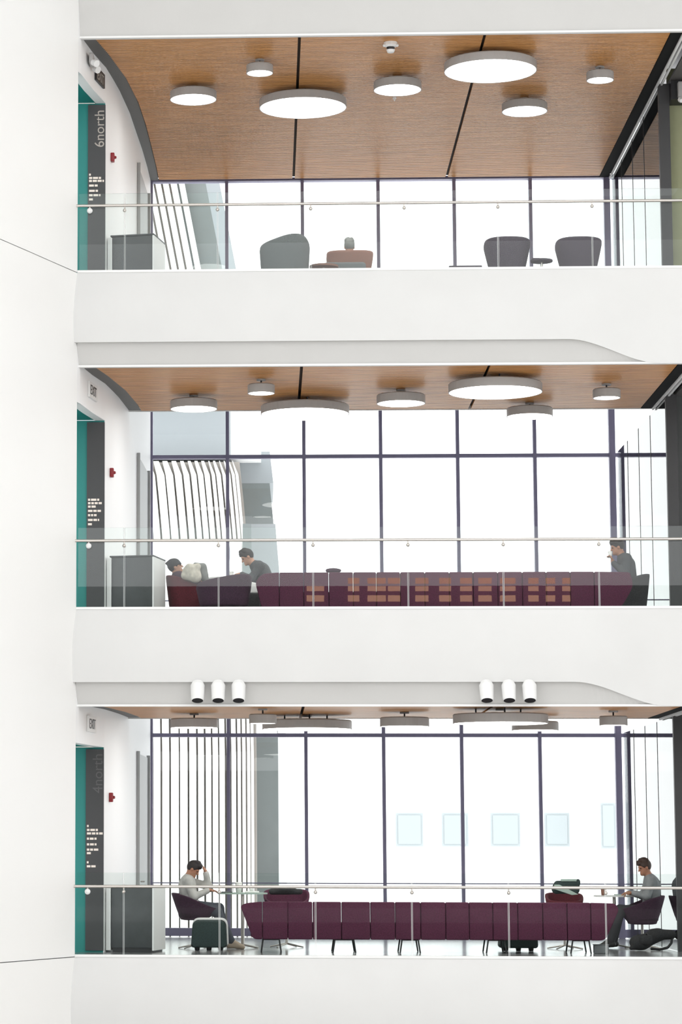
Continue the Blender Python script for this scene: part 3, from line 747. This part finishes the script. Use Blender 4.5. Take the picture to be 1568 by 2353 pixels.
# ------------------------------------------------------------------ implicit surfaces for bodies, cloth, bags
def sdf_mesh(prims, vox, k=0.035, grow=0.0):
    lo = np.full(3, 1e9); hi = -lo; boxes = []
    for p in prims:
        if p[0] == 'c':
            a, b, r0, r1 = np.array(p[1]), np.array(p[2]), p[3], p[4]
            m = max(r0, r1) + grow; l, h = np.minimum(a, b) - m, np.maximum(a, b) + m
        else:
            c = np.array(p[1]); m = max(p[2]) + grow; l, h = c - m, c + m
        boxes.append((l, h))
        if not p[0].startswith('-'): lo = np.minimum(lo, l); hi = np.maximum(hi, h)
    lo -= 3 * vox; hi += 3 * vox
    N = np.ceil((hi - lo) / vox).astype(int) + 1
    F = np.full(N, 1.0, dtype=np.float32)
    ax = [lo[d] + vox * np.arange(N[d]) for d in range(3)]
    for p, (l, h) in zip(prims, boxes):
        pad = k + 2.5 * vox
        i0 = np.maximum(np.floor((l - pad - lo) / vox).astype(int), 0); i1 = np.minimum(np.ceil((h + pad - lo) / vox).astype(int) + 1, N)
        if np.any(i1 <= i0): continue
        X = ax[0][i0[0]:i1[0], None, None]; Y = ax[1][None, i0[1]:i1[1], None]; Z = ax[2][None, None, i0[2]:i1[2]]
        sub = F[i0[0]:i1[0], i0[1]:i1[1], i0[2]:i1[2]]
        if p[0] == 'c':
            a, b, r0, r1 = np.array(p[1]), np.array(p[2]), p[3], p[4]
            ab = b - a; L2 = max(ab @ ab, 1e-9)
            q = np.clip(((X - a[0]) * ab[0] + (Y - a[1]) * ab[1] + (Z - a[2]) * ab[2]) / L2, 0, 1)
            d = np.sqrt((X - a[0] - q * ab[0]) ** 2 + (Y - a[1] - q * ab[1]) ** 2 + (Z - a[2] - q * ab[2]) ** 2) - (r0 + (r1 - r0) * q) - grow
        else:
            c, r, fr = np.array(p[1]), np.array(p[2]) + (grow if p[0] == 'e' else 0), p[3]
            dx, dy, dz = X - c[0], Y - c[1], Z - c[2]
            u = [(dx * e[0] + dy * e[1] + dz * e[2]) for e in fr]
            k0 = np.sqrt((u[0] / r[0]) ** 2 + (u[1] / r[1]) ** 2 + (u[2] / r[2]) ** 2)
            k1 = np.sqrt((u[0] / r[0] ** 2) ** 2 + (u[1] / r[1] ** 2) ** 2 + (u[2] / r[2] ** 2) ** 2) + 1e-9
            d = k0 * (k0 - 1) / k1
        kk = p[-1] if isinstance(p[-1], float) and p[0] != 'c' else (p[5] if p[0] == 'c' and len(p) > 5 else k)
        if p[0].startswith('-'):
            hh = np.clip(0.5 - 0.5 * (sub + d) / kk, 0, 1)
            sub[...] = sub * (1 - hh) - d * hh + kk * hh * (1 - hh)
        else:
            hh = np.clip(0.5 + 0.5 * (sub - d) / kk, 0, 1)
            sub[...] = sub * (1 - hh) + d * hh - kk * hh * (1 - hh)
    # surface nets
    s = F < 0
    cell = np.zeros(N - 1, dtype=np.int8)
    for i in (0, 1):
        for j in (0, 1):
            for q in (0, 1):
                cell += s[i:N[0] - 1 + i, j:N[1] - 1 + j, q:N[2] - 1 + q]
    act = (cell > 0) & (cell < 8)
    idx = -np.ones(N - 1, dtype=np.int64)
    C = np.argwhere(act); idx[act] = np.arange(len(C))
    acc = np.zeros((len(C), 3)); cnt = np.zeros(len(C))
    cor = [(i, j, q) for i in (0, 1) for j in (0, 1) for q in (0, 1)]
    for a in cor:
        for d in range(3):
            if a[d] == 0:
                b = list(a); b[d] = 1
                fa = F[C[:, 0] + a[0], C[:, 1] + a[1], C[:, 2] + a[2]]; fb = F[C[:, 0] + b[0], C[:, 1] + b[1], C[:, 2] + b[2]]
                mk = (fa < 0) != (fb < 0)
                tt = np.where(mk, fa / np.where(mk, fa - fb, 1), 0)
                P = np.repeat(np.array(a, float)[None], len(C), 0); P[:, d] += tt
                acc[mk] += P[mk]; cnt[mk] += 1
    V = lo + (C + acc / cnt[:, None]) * vox
    Q = []
    for d in range(3):
        e1, e2 = (d + 1) % 3, (d + 2) % 3
        sl0 = [slice(None)] * 3; sl1 = [slice(None)] * 3
        sl0[d] = slice(0, -1); sl1[d] = slice(1, None)
        A, B = s[tuple(sl0)], s[tuple(sl1)]
        E = np.argwhere(A != B)
        ok = (E[:, e1] > 0) & (E[:, e2] > 0) & (E[:, e1] < N[e1] - 1) & (E[:, e2] < N[e2] - 1)
        E = E[ok]
        def ci(o1, o2):
            G = E.copy(); G[:, e1] -= o1; G[:, e2] -= o2
            return idx[G[:, 0], G[:, 1], G[:, 2]]
        q = np.stack([ci(1, 1), ci(0, 1), ci(0, 0), ci(1, 0)], 1)
        fl = ~A[E[:, 0], E[:, 1], E[:, 2]]
        q[fl] = q[fl][:, ::-1]
        Q.append(q)
    return V, np.concatenate(Q)
def sdf_obj(name, prims, m, vox=0.01, parent=None, k=0.035, grow=0.0):
    V, Q = sdf_mesh(prims, vox, k, grow)
    me = bpy.data.meshes.new(name)
    me.from_pydata(V.tolist(), [], Q.tolist()); me.materials.append(m)
    me.polygons.foreach_set('use_smooth', [True] * len(me.polygons)); me.update()
    o = bpy.data.objects.new(name, me); COL.objects.link(o)
    if parent is not None: o.parent = parent; o.matrix_parent_inverse = PINV(parent)
    return o
I3 = ((1, 0, 0), (0, 1, 0), (0, 0, 1))

# ------------------------------------------------------------------ people
def person(label, loc, facing, J, skin, shirt, trousers, shoe, hair, headdir=None, headup=(0, 0, 1), cap=None, hair_long=False, hands=None):
    """J: joints in the body frame (forward, left, up) in metres from loc on the floor"""
    f = Vector((math.cos(facing), math.sin(facing), 0)); l = Vector((-f.y, f.x, 0)); u = Vector((0, 0, 1)); L0 = Vector(loc)
    W = lambda p: L0 + f * p[0] + l * p[1] + u * p[2]
    Dv = lambda p: (f * p[0] + l * p[1] + u * p[2]).normalized()
    P = {k_: W(v) for k_, v in J.items()}
    t = thing('person', label, 'person', loc)
    hf = Dv(headdir or (1, 0, 0)); hu = Dv(headup); hl = hu.cross(hf).normalized(); hu = hf.cross(hl).normalized()
    hc = P['head']; fr = (tuple(hf), tuple(hl), tuple(hu)); T = tuple
    off = lambda a, b, c: T(hc + hf * a + hl * b + hu * c)
    side = (P['shl'] - P['shr']).normalized()
    pel, che, nek = P['pel'], P['che'], P['neck']
    torso = [('c', T(pel + side * .085), T(che + side * .10), .105, .10), ('c', T(pel - side * .085), T(che - side * .10), .105, .10),
             ('c', T(pel), T(che), .12, .125), ('c', T(che + (nek - che) * .25), T(nek), .10, .062)]
    for s_ in 'lr': torso.append(('c', T(che + (nek - che) * .45), T(P['sh' + s_]), .085, .062))
    arms = []; lower = []
    for s_ in 'lr':
        arms += [('c', T(P['sh' + s_]), T(P['el' + s_]), .058, .044)]
        lower += [('c', T(P['el' + s_]), T(P['wr' + s_]), .043, .029)]
    legs = []
    for s_ in 'lr':
        legs += [('c', T(P['hip' + s_]), T(P['kn' + s_]), .092, .060), ('c', T(P['kn' + s_]), T(P['an' + s_]), .058, .040)]
    feet = []
    for s_ in 'lr':
        a, b = P['an' + s_], P['to' + s_]
        d = (b - a); d.z = 0; d.normalize()
        heel = a - d * .035; heel.z = a.z - .045
        tip = Vector(b)
        feet.append([('c', T(a), T(heel), .036, .034), ('c', T(heel), T(tip), .036, .027), ('c', T(a + d * .03), T(tip), .034, .025)])
    headp = [('c', T(nek - (hc - nek) * .15), T(hc - hu * .06 - hf * .012), .056, .055),
             ('e', off(-.008, 0, .022), (.096, .074, .098), fr), ('e', off(.028, 0, -.058), (.062, .052, .058), fr),
             ('c', off(.085, 0, .012), off(.108, 0, -.028), .009, .014, .012), ('c', off(.080, -.035, .022), off(.080, .035, .022), .012, .012, .02),
             ('c', off(.080, -.016, -.064), off(.080, .016, -.064), .010, .010, .012), ('e', off(.078, 0, -.095), (.022, .024, .018), fr),
             ('e', off(-.006, .076, -.008), (.022, .009, .032), fr, .012), ('e', off(-.006, -.076, -.008), (.022, .009, .032), fr, .012),
             ('-e', off(.098, .032, .004), (.016, .016, .010), fr, .014), ('-e', off(.098, -.032, .004), (.016, .016, .010), fr, .014)]
    hand = []
    for s_ in 'lr':
        wv, ev = P['wr' + s_], P['el' + s_]
        h_ = (hands or {}).get(s_, {})
        d = Dv(h_['d']) if 'd' in h_ else (wv - ev).normalized()
        n_ = Dv(h_.get('n', (0, 0, -1))); n_ = (n_ - d * n_.dot(d)).normalized(); sd = d.cross(n_).normalized() * (1 if s_ == 'l' else -1)
        hand.append(('e', T(wv + d * .05), (.052, .040, .017), (T(d), T(sd), T(n_)), .02))
        hand.append(('c', T(wv - d * .01), T(wv + d * .03), .027, .026, .02))
        for q, ln in enumerate((.036, .042, .040, .030)):
            b = wv + d * .088 + sd * ((1.5 - q) * .0205)
            c0 = h_.get('curl', .35)
            d1 = (d * math.cos(c0) + n_ * math.sin(c0)).normalized(); d2 = (d * math.cos(2 * c0 + .2) + n_ * math.sin(2 * c0 + .2)).normalized()
            hand += [('c', T(b), T(b + d1 * ln), .0095, .009, .006), ('c', T(b + d1 * ln), T(b + d1 * ln + d2 * ln * .9), .009, .008, .006)]
        tb = wv + d * .03 + sd * .030
        d1 = (d * .75 + sd * .6 + n_ * .25).normalized()
        hand += [('c', T(tb), T(tb + d1 * .04), .013, .0105, .008), ('c', T(tb + d1 * .04), T(tb + d1 * .04 + (d * .9 + n_ * .3).normalized() * .03), .0105, .009, .006)]
    body = torso + arms + lower + legs + [q for ft in feet for q in ft] + headp + hand
    sdf_obj('body', body, skin, .0085, t, .03)
    cut = lambda a, b, q: T(Vector(a) + (Vector(b) - Vector(a)) * q)
    sleeves = arms + [('c', q[1], cut(q[1], q[2], .93), q[3] + .002, .034) for q in lower]
    sdf_obj('shirt', [q for q in torso[:3]] + [('c', torso[3][1], cut(torso[3][1], torso[3][2], .8), .10, .07)] + torso[4:] + sleeves, shirt, .011, t, .04, .013)
    sdf_obj('trousers', [('c', T(pel + side * .085), T(pel - side * .085), .11, .11)] + [('c', T(P['hip' + s_]), T(P['kn' + s_]), .094, .066) for s_ in 'lr'] +
            [('c', T(P['kn' + s_]), cut(P['kn' + s_], P['an' + s_], .95), .066, .052) for s_ in 'lr'], trousers, .011, t, .035, .013)
    for ft in feet: sdf_obj('shoe', ft, shoe, .009, t, .02, .009)
    hp = [('e', off(-.012, 0, .030), (.099, .077, .100), fr)]
    rnd = random.Random(len(label))
    for q in range(0 if cap else 14):
        a_ = rnd.uniform(-2.6, 2.6); e_ = rnd.uniform(.35, 1.3)
        c_ = (-.012 + .098 * math.cos(a_) * math.cos(e_), .078 * math.sin(a_) * math.cos(e_), .032 + .102 * math.sin(e_))
        hp.append(('c', off(*c_), off(c_[0] + .02, c_[1], c_[2] + .012), .016, .009, .02))
    if not cap: hp += [('c', off(.062, -.03, .085), off(.082, -.025, .072), .02, .012, .02), ('c', off(.062, .03, .088), off(.084, .03, .078), .02, .012, .02)]
    if hair_long: hp.append(('e', off(-.04, 0, -.05), (.07, .075, .11), fr))
    hp += [('-e', off(.10, 0, -.055), (.095, .12, .105), fr, .01), ('-e', off(.02, .085, -.05), (.06, .04, .05), fr, .01), ('-e', off(.02, -.085, -.05), (.06, .04, .05), fr, .01)]
    sdf_obj('hair', hp, hair, .008, t, .02, .008)
    for s_ in (-1, 1): MB().ball(off(.079, s_ * .032, .004), .011, 10, 7).build('eye', M['eye'], t)
    if cap:
        sdf_obj('cap', [('e', off(-.012, 0, .045), (.108, .088, .098), fr), ('c', off(-.05, 0, .09), off(-.12, 0, .10), .05, .018, .03), ('c', off(.088, -.05, .028), off(.088, .05, .028), .012, .012),
                        ('c', off(-.09, -.05, .02), off(-.09, .05, .02), .02, .02), ('-e', off(.0, 0, -.07), (.2, .2, .09), fr, .01)], cap, .009, t, .03)
    return t

# man, hand at brow (faces right), bottom floor
person('man in a light shirt with hand at his brow, bottom floor left', (1.89, 3.7, 0), 0.0,
       dict(pel=(.06, 0, .66), che=(.01, 0, .97), neck=(.03, 0, 1.10), head=(.105, 0, 1.225), shl=(.02, .19, 1.04), shr=(.02, -.19, 1.04),
            ell=(.34, .12, .96), wrl=(.30, .10, 1.17), elr=(.12, -.24, .80), wrr=(.34, -.12, .90),
            hipl=(.08, .09, .64), hipr=(.08, -.09, .64), knl=(.50, .12, .62), knr=(.47, -.12, .58), anl=(.62, .12, .14), anr=(.70, -.13, .105), tol=(.80, .13, .04), tor=(.87, -.14, .035)),
       M['skin1'], M['shirtl'], M['jean'], M['shoe'], M['hair'], (.80, -.1, -.55), (.55, 0, .83),
       hands=dict(l=dict(d=(-.35, 0, .9), n=(-1, 0, -.3), curl=.5), r=dict(d=(1, .2, 0), n=(0, 0, -1))))
# man in grey shirt (faces left), bottom floor right
person('bearded man in a grey shirt working at the white table, bottom floor right', (9.13, 4.5, 0), math.pi,
       dict(pel=(-.02, 0, .60), che=(-.06, 0, .98), neck=(-.01, 0, 1.12), head=(.055, 0, 1.265), shl=(-.03, .19, 1.06), shr=(-.03, -.19, 1.06),
            ell=(.06, .25, .82), wrl=(.27, .15, .87), elr=(.06, -.25, .82), wrr=(.28, -.12, .87),
            hipl=(0, .09, .58), hipr=(0, -.09, .58), knl=(.45, .11, .60), knr=(.44, -.11, .60), anl=(.62, .11, .12), anr=(.55, -.11, .12), tol=(.78, .12, .04), tor=(.72, -.12, .04)),
       M['skin1'], M['shirtb'], M['trou'], M['shoeb'], M['hairb'], (.92, .25, -.28), (.2, 0, 1),
       hands=dict(l=dict(d=(1, 0, -.1), n=(0, 0, -1), curl=.5), r=dict(d=(1, 0, -.1), n=(0, 0, -1), curl=.5)))
# reclining person in cap (faces right), middle floor
person('person in a dark beanie slouching in the maroon chair, middle floor', (1.83, 2.98, H), 0.0,
       dict(pel=(.18, 0, .50), che=(.0, 0, .68), neck=(-.07, 0, .78), head=(-.085, 0, .90), shl=(-.04, .19, .73), shr=(-.04, -.19, .73),
            ell=(.12, .26, .58), wrl=(.28, .12, .68), elr=(.12, -.26, .58), wrr=(.28, -.12, .66),
            hipl=(.18, .09, .50), hipr=(.18, -.09, .50), knl=(.62, .12, .58), knr=(.60, -.12, .56), anl=(.76, .12, .12), anr=(.72, -.12, .12), tol=(.92, .13, .04), tor=(.88, -.13, .04)),
       M['skin2'], M['plum2'], M['jean'], M['shoeb'], M['hair'], (.93, -.05, .30), (-.2, 0, 1), cap=M['trou'],
       hands=dict(l=dict(curl=.6), r=dict(curl=.6)))
# writing person (faces left), middle floor
person('dark haired person in a dark grey jumper bent over, middle floor', (3.20, 4.0, H), math.pi,
       dict(pel=(-.02, 0, .60), che=(.12, 0, .93), neck=(.25, 0, 1.04), head=(.345, 0, 1.155), shl=(.16, .19, 1.00), shr=(.16, -.19, 1.00),
            ell=(.28, .25, .78), wrl=(.44, .12, .87), elr=(.28, -.25, .78), wrr=(.46, -.08, .87),
            hipl=(0, .09, .58), hipr=(0, -.09, .58), knl=(.42, .11, .58), knr=(.42, -.11, .58), anl=(.40, .11, .12), anr=(.36, -.11, .12), tol=(.56, .12, .04), tor=(.52, -.12, .04)),
       M['skin2'], M['shirtd'], M['trou'], M['shoeb'], M['hair'], (.85, .12, -.5), (.5, 0, .86),
       hands=dict(l=dict(d=(1, 0, 0), curl=.5), r=dict(d=(1, 0, 0), curl=.6)))
# silhouetted person at right (faces left), middle floor
person('silhouetted person seated at the right end of the sofa, middle floor', (8.76, 3.4, H), math.pi,
       dict(pel=(-.04, 0, .56), che=(.0, 0, .95), neck=(.07, 0, 1.10), head=(.135, 0, 1.235), shl=(.02, .19, 1.04), shr=(.02, -.19, 1.04),
            ell=(.05, .26, .78), wrl=(.22, .12, .98), elr=(.05, -.26, .78), wrr=(.28, -.12, .80),
            hipl=(0, .09, .54), hipr=(0, -.09, .54), knl=(.44, .11, .55), knr=(.44, -.11, .55), anl=(.42, .11, .12), anr=(.42, -.11, .12), tol=(.58, .12, .04), tor=(.58, -.12, .04)),
       M['skin1'], M['shirtd'], M['trou'], M['shoeb'], M['hair'], (.95, 0, -.25), (.15, 0, 1),
       hands=dict(l=dict(d=(.3, -.3, 1), n=(1, 0, 0), curl=.7)))
cup('pale cup held by the silhouetted person, middle floor', 8.50, 3.32, H + 1.06, .035, .09)
# grey haired person seen from behind, top floor
person('grey haired person seen from behind in the tan chair, top floor', (4.50, 3.40, Z2), math.pi / 2,
       dict(pel=(.02, 0, .50), che=(-.02, 0, .78), neck=(.0, 0, .935), head=(.03, 0, 1.065), shl=(.0, .17, .83), shr=(.0, -.17, .83),
            ell=(.12, .24, .62), wrl=(.30, .14, .60), elr=(.12, -.24, .62), wrr=(.30, -.14, .60),
            hipl=(.04, .09, .50), hipr=(.04, -.09, .50), knl=(.48, .12, .52), knr=(.48, -.12, .52), anl=(.52, .12, .12), anr=(.52, -.12, .12), tol=(.68, .13, .04), tor=(.68, -.13, .04)),
       M['skin2'], M['shirtd'], M['trou'], M['shoeb'], M['hairg'], (1, 0, -.1), (0, 0, 1))

# ------------------------------------------------------------------ loose things
jx, jy = 2.0, 2.60
J3 = lambda x, y, z: (jx + x, jy + y, H + z)
o = sdf_obj('bundled_jacket', [('e', J3(0, 0, .78), (.14, .10, .135), I3), ('c', J3(-.10, 0, .73), J3(.10, -.02, .87), .06, .05), ('c', J3(-.04, -.05, .87), J3(.06, -.05, .69), .04, .05), ('e', J3(.07, -.02, .71), (.09, .08, .09), I3), ('-e', J3(.02, -.11, .80), (.02, .03, .09), I3, .02)], M['cream'], .011)
tag(o, 'crumpled cream jacket on the beanie wearer, middle floor', 'jacket')
o = sdf_obj('fur_hood', [('e', J3(.18, .10, .79), (.07, .07, .14), I3), ('c', J3(.06, .08, .91), J3(.18, .08, .88), .035, .045), ('c', J3(.21, .08, .74), J3(.25, .08, .64), .05, .03)], M['hairg'], .011)
tag(o, 'grey fur scarf beside the cream jacket, middle floor', 'scarf')
o = MB().rbox(2.84, 3.06, 3.02, 3.28, H + .002, H + .50, .03).build('low_stool', M['char']); tag(o, 'dark block stool between lounge chair and sofa, middle floor', 'stool')
o = MB().prism_xz([(2.85, H + .502), (3.03, H + .502), (3.00, H + .66), (2.90, H + .68)], 3.08, 3.18, .02).build('white_cushion', M['paper'])
tag(o, 'white cushion on the stool between lounge chair and sofa, middle floor', 'cushion')
o = sdf_obj('folded_coat', [('c', (3.22, 4.28, .875), (3.66, 4.28, .875), .05, .045), ('e', (3.42, 4.28, .905), (.16, .08, .055), I3)], M['char'], .011)
tag(o, 'dark coat lying over the plum chair behind sofa, bottom floor', 'coat')
o = sdf_obj('plum_bundle', [('e', (4.17, 2.10, H + .757), (.085, .055, .035), I3), ('c', (4.08, 2.10, H + .755), (4.27, 2.10, H + .755), .026, .024)], M['plum2'], .01)
tag(o, 'small plum bundle on the top edge of the sofa, middle floor', 'bundle')
t = thing('shoulder_bag', 'dark green bag with pale mint flap on the maroon chair, bottom floor', 'bag', (7.78, 4.0, .86))
sdf_obj('bag_body', [('c', (7.64, 3.98, .93), (7.94, 3.98, .92), .075, .06), ('c', (7.66, 3.98, 1.0), (7.96, 3.98, 1.02), .06, .05), ('c', (7.94, 3.98, .90), (7.98, 3.98, 1.06), .03, .025)], M['green'], .011, t)
MB().prism_xz([(7.60, 1.00), (7.68, 1.00), (7.97, .85), (7.87, .84), (7.60, .93)], 3.885, 3.90, .004).build('flap', M['mint'], t)
MB().prism_xz([(7.71, 1.05), (7.95, 1.05), (7.95, 1.085), (7.71, 1.085)], 3.92, 3.98, .004).build('top_band', M['mint'], t)
t = thing('backpack', 'black backpack slumped on the floor by the right post, bottom floor', 'backpack', (9.01, 3.65, 0))
sdf_obj('pack_body', [('e', (8.87, 3.65, .125), (.16, .13, .12), I3), ('c', (8.93, 3.65, .14), (9.15, 3.67, .24), .11, .10), ('c', (9.07, 3.65, .25), (9.35, 3.67, .245), .085, .075), ('c', (8.81, 3.60, .07), (8.73, 3.60, .04), .05, .03)], M['char'], .012, t)
MB().tube([(9.37, 3.65, .24), (9.35, 3.63, .12), (9.29, 3.63, .05), (9.17, 3.63, .02), (9.03, 3.61, .03)], .02).build('strap', M['black'], t)
sdf_obj('front_pocket', [('e', (8.95, 3.53, .16), (.10, .05, .075), I3), ('c', (8.88, 3.52, .20), (9.02, 3.52, .22), .02, .02)], M['char'], .012, t)
MB().tube([(8.96, 3.55, .26), (9.03, 3.52, .20), (9.01, 3.52, .12)], .014).build('zip_pull', M['black'], t)
t = thing('floor_box', 'small pale floor box under the right end of the sofa, bottom floor', 'box', (8.15, 2.35, 0))
MB().rbox(8.02, 8.24, 2.3, 2.42, .002, .12, .008, 2).build('case', M['shirtb'], t)
MB().rbox(8.015, 8.245, 2.295, 2.425, .121, .135, .004, 2).build('lid', M['shirtb'], t)

# ------------------------------------------------------------------ neighbouring building with white fins
nb = thing('fin_building', 'neighbouring building with leaning white fins outside the left windows', 'building', (0.9, 20, -6))
def lean(z): return -0.0085 * max(0.0, z - 3.5) ** 2
def lean2(z): return -0.186 * (z - 15.2)
ZL = [-6, -2, 1, 3.5, 5, 6.5, 7.5, 8.3, 9.0, 9.5, 9.8]
ZU = [12.6, 13.6, 14.4, 15.2, 15.8, 16.3, 17.5, 19]
def fin(x0, x1, y, zz, fn, round_top):
    mb = MB(); vs = []; n = len(zz)
    for q, z in enumerate(zz):
        a, b = x0 + fn(z), x1 + fn(z)
        if round_top and q == n - 1: a -= .04; b -= .09
        vs += [(a, y, z), (b, y, z), (b, y + .12, z), (a, y + .12, z)]
    fs = [(q * 4 + e, q * 4 + (e + 1) % 4, q * 4 + 4 + (e + 1) % 4, q * 4 + 4 + e) for q in range(n - 1) for e in range(4)]
    return mb.add(vs, fs + [(3, 2, 1, 0), tuple((n - 1) * 4 + e for e in range(4))])
LOWER = ((0.577, 0.717), (0.762, 0.906), (0.947, 1.091), (1.132, 1.296), (1.325, 1.481), (1.522, 1.666), (1.707, 1.830), (1.871, 1.982), (2.015, 2.130), (2.159, 2.270), (2.311, 2.384), (2.413, 2.507), (2.544, 2.610), (2.643, 2.712), (2.745, 2.807), (2.827, 2.885))
for k, (a, b) in enumerate(LOWER):
    dy = 0.0
    fin(a, b, 20 + dy, ZL, lean, True).build('fin', M['fin'], nb)
UPPER = ((0.464, 0.568), (0.615, 0.724), (0.771, 0.880), (0.927, 1.041), (1.088, 1.211), (1.258, 1.391), (1.438, 1.561))
for k, (a, b) in enumerate(UPPER):
    fin(a, b, 20, ZU, lean2, False).build('fin', M['fin'], nb)
def mass(name, zz, m, x0, x1, fn, y=20.2, dp=4):
    vs = []; n = len(zz)
    for z in zz: vs += [(x0 + fn(z), y, z), (x1 + fn(z), y, z), (x1 + fn(z), y + dp, z), (x0 + fn(z), y + dp, z)]
    fs = [(q * 4 + e, q * 4 + (e + 1) % 4, q * 4 + 4 + (e + 1) % 4, q * 4 + 4 + e) for q in range(n - 1) for e in range(4)]
    MB().add(vs, fs + [(3, 2, 1, 0), tuple((n - 1) * 4 + e for e in range(4))]).build(name, m, nb)
mass('wall', ZL, M['mass'], -3, (2.940, 20.200, 2.465)[0], lean)
mass('glazing', [-6, -2, 1, 3.5, 4.0], M['massgl'], (2.936, 21.500, 2.485)[0], (3.406, 21.500, 2.485)[0], lean, 21.5)
mass('corner_wall', [-6, -2, 1, 3.5, 4.4], M['far'], (3.406, 21.600, 2.487)[0], (3.576, 21.600, 2.487)[0], lean, 21.6)
mass('spandrel', [4.4, 6.5, 7.5, 8.6], M['band'], (2.936, 21.500, 2.485)[0], (3.594, 21.500, 2.486)[0], lean, 21.5)
mass('glazing', [8.6, 9.0, 9.5], M['massgl'], (2.917, 21.500, 2.485)[0], (3.556, 21.500, 2.486)[0], lean, 21.5)
mass('spandrel', [9.5, 10.2], M['band'], (2.917, 21.500, 2.485)[0], (3.641, 21.500, 2.486)[0], lean, 21.5)
mass('parapet_band', [9.95, 11.35], M['band'], -3, (2.410, 20.400, 10.411)[0], lambda z: 0, 20.4)
mass('parapet_end', [9.95, 11.6], M['far'], (2.409, 20.500, 10.425)[0], (3.068, 20.500, 10.422)[0], lambda z: 0, 20.5)
mass('cornice', [11.35, 12.0], M['bandg'], -3, (2.321, 20.100, 10.748)[0], lambda z: 0, 20.1)
MB().box((0.757, 19.800, 8.176)[0], (2.651, 19.800, 8.170)[0], 19.7, 19.9, (1.661, 19.800, 4.194)[2] + 1.0, (1.668, 19.800, 8.052)[2]).build('balcony_parapet', M['fin'], nb)
MB().box((0.767, 19.800, 8.176)[0], (2.132, 19.800, 8.172)[0], 19.75, 19.8, (1.668, 19.800, 8.052)[2], (1.668, 19.800, 8.323)[2]).build('balcony_glass', M['pane'], nb)
MB().box((2.670, 19.800, 8.170)[0], (2.855, 19.800, 8.169)[0], 19.7, 19.9, (1.665, 19.800, 6.592)[2], (1.668, 19.800, 8.407)[2]).build('column', M['massgl'], nb)
MB().box((2.320, 19.600, 8.150)[0], (2.394, 19.600, 8.150)[0], 19.62, 19.69, (1.672, 19.600, 7.632)[2], (1.672, 19.600, 7.910)[2]).build('slot', M['frame'], nb)
mass('upper_wall', ZU, M['mass'], -3, (1.382, 20.300, 15.006)[0], lean2, 20.3)
mass('upper_glazing', ZU, M['massgl'], (1.382, 20.300, 15.006)[0], (2.028, 20.300, 15.000)[0], lean2, 20.3)
mass('upper_end', ZU, M['band'], (2.028, 20.300, 15.000)[0], (2.331, 20.300, 14.998)[0], lean2, 20.3)

# ------------------------------------------------------------------ far building
fb = thing('far_building', 'far white building with pale square windows outside, bottom floor', 'building', (11, 62, -12))
MB().box((4.477, 60.000, 2.320)[0], (14.117, 60.000, 2.339)[0], 60, 75, -12, (7.540, 60.000, 8.337)[2]).build('wall', M['far'], fb)
MB().box((14.004, 58.000, 2.323)[0], (17.612, 58.000, 2.331)[0], 58, 75, -12, (14.823, 58.000, 8.195)[2]).build('wing', M['far'], fb)
for p, q in (((7.619, 0, 1.656), (8.560, 0, 2.805)), ((9.203, 0, 1.660), (10.115, 0, 2.808)), ((10.874, 0, 1.664), (11.891, 0, 2.811)), ((12.721, 0, 1.668), (13.575, 0, 2.814))):
    f_ = MB().box(p[0], q[0], 59.9, 59.999, p[2], q[2]).build('window', M['farw'], fb)
    MB().box(p[0] + .08, q[0] - .08, 59.86, 59.899, p[2] + .08, q[2] - .08).build('pane', M['farw'], f_)
for p, q in (((14.427, 0, 1.597), (14.924, 0, 3.127)), ((15.271, 0, 1.599), (15.623, 0, 3.128)), ((15.997, 0, 1.601), (16.381, 0, 3.129))):
    f_ = MB().box(p[0], q[0], 57.9, 57.999, p[2], q[2]).build('window', M['farw'], fb)
    MB().box(p[0] + .06, q[0] - .06, 57.86, 57.899, p[2] + .08, q[2] - .08).build('pane', M['farw'], f_)
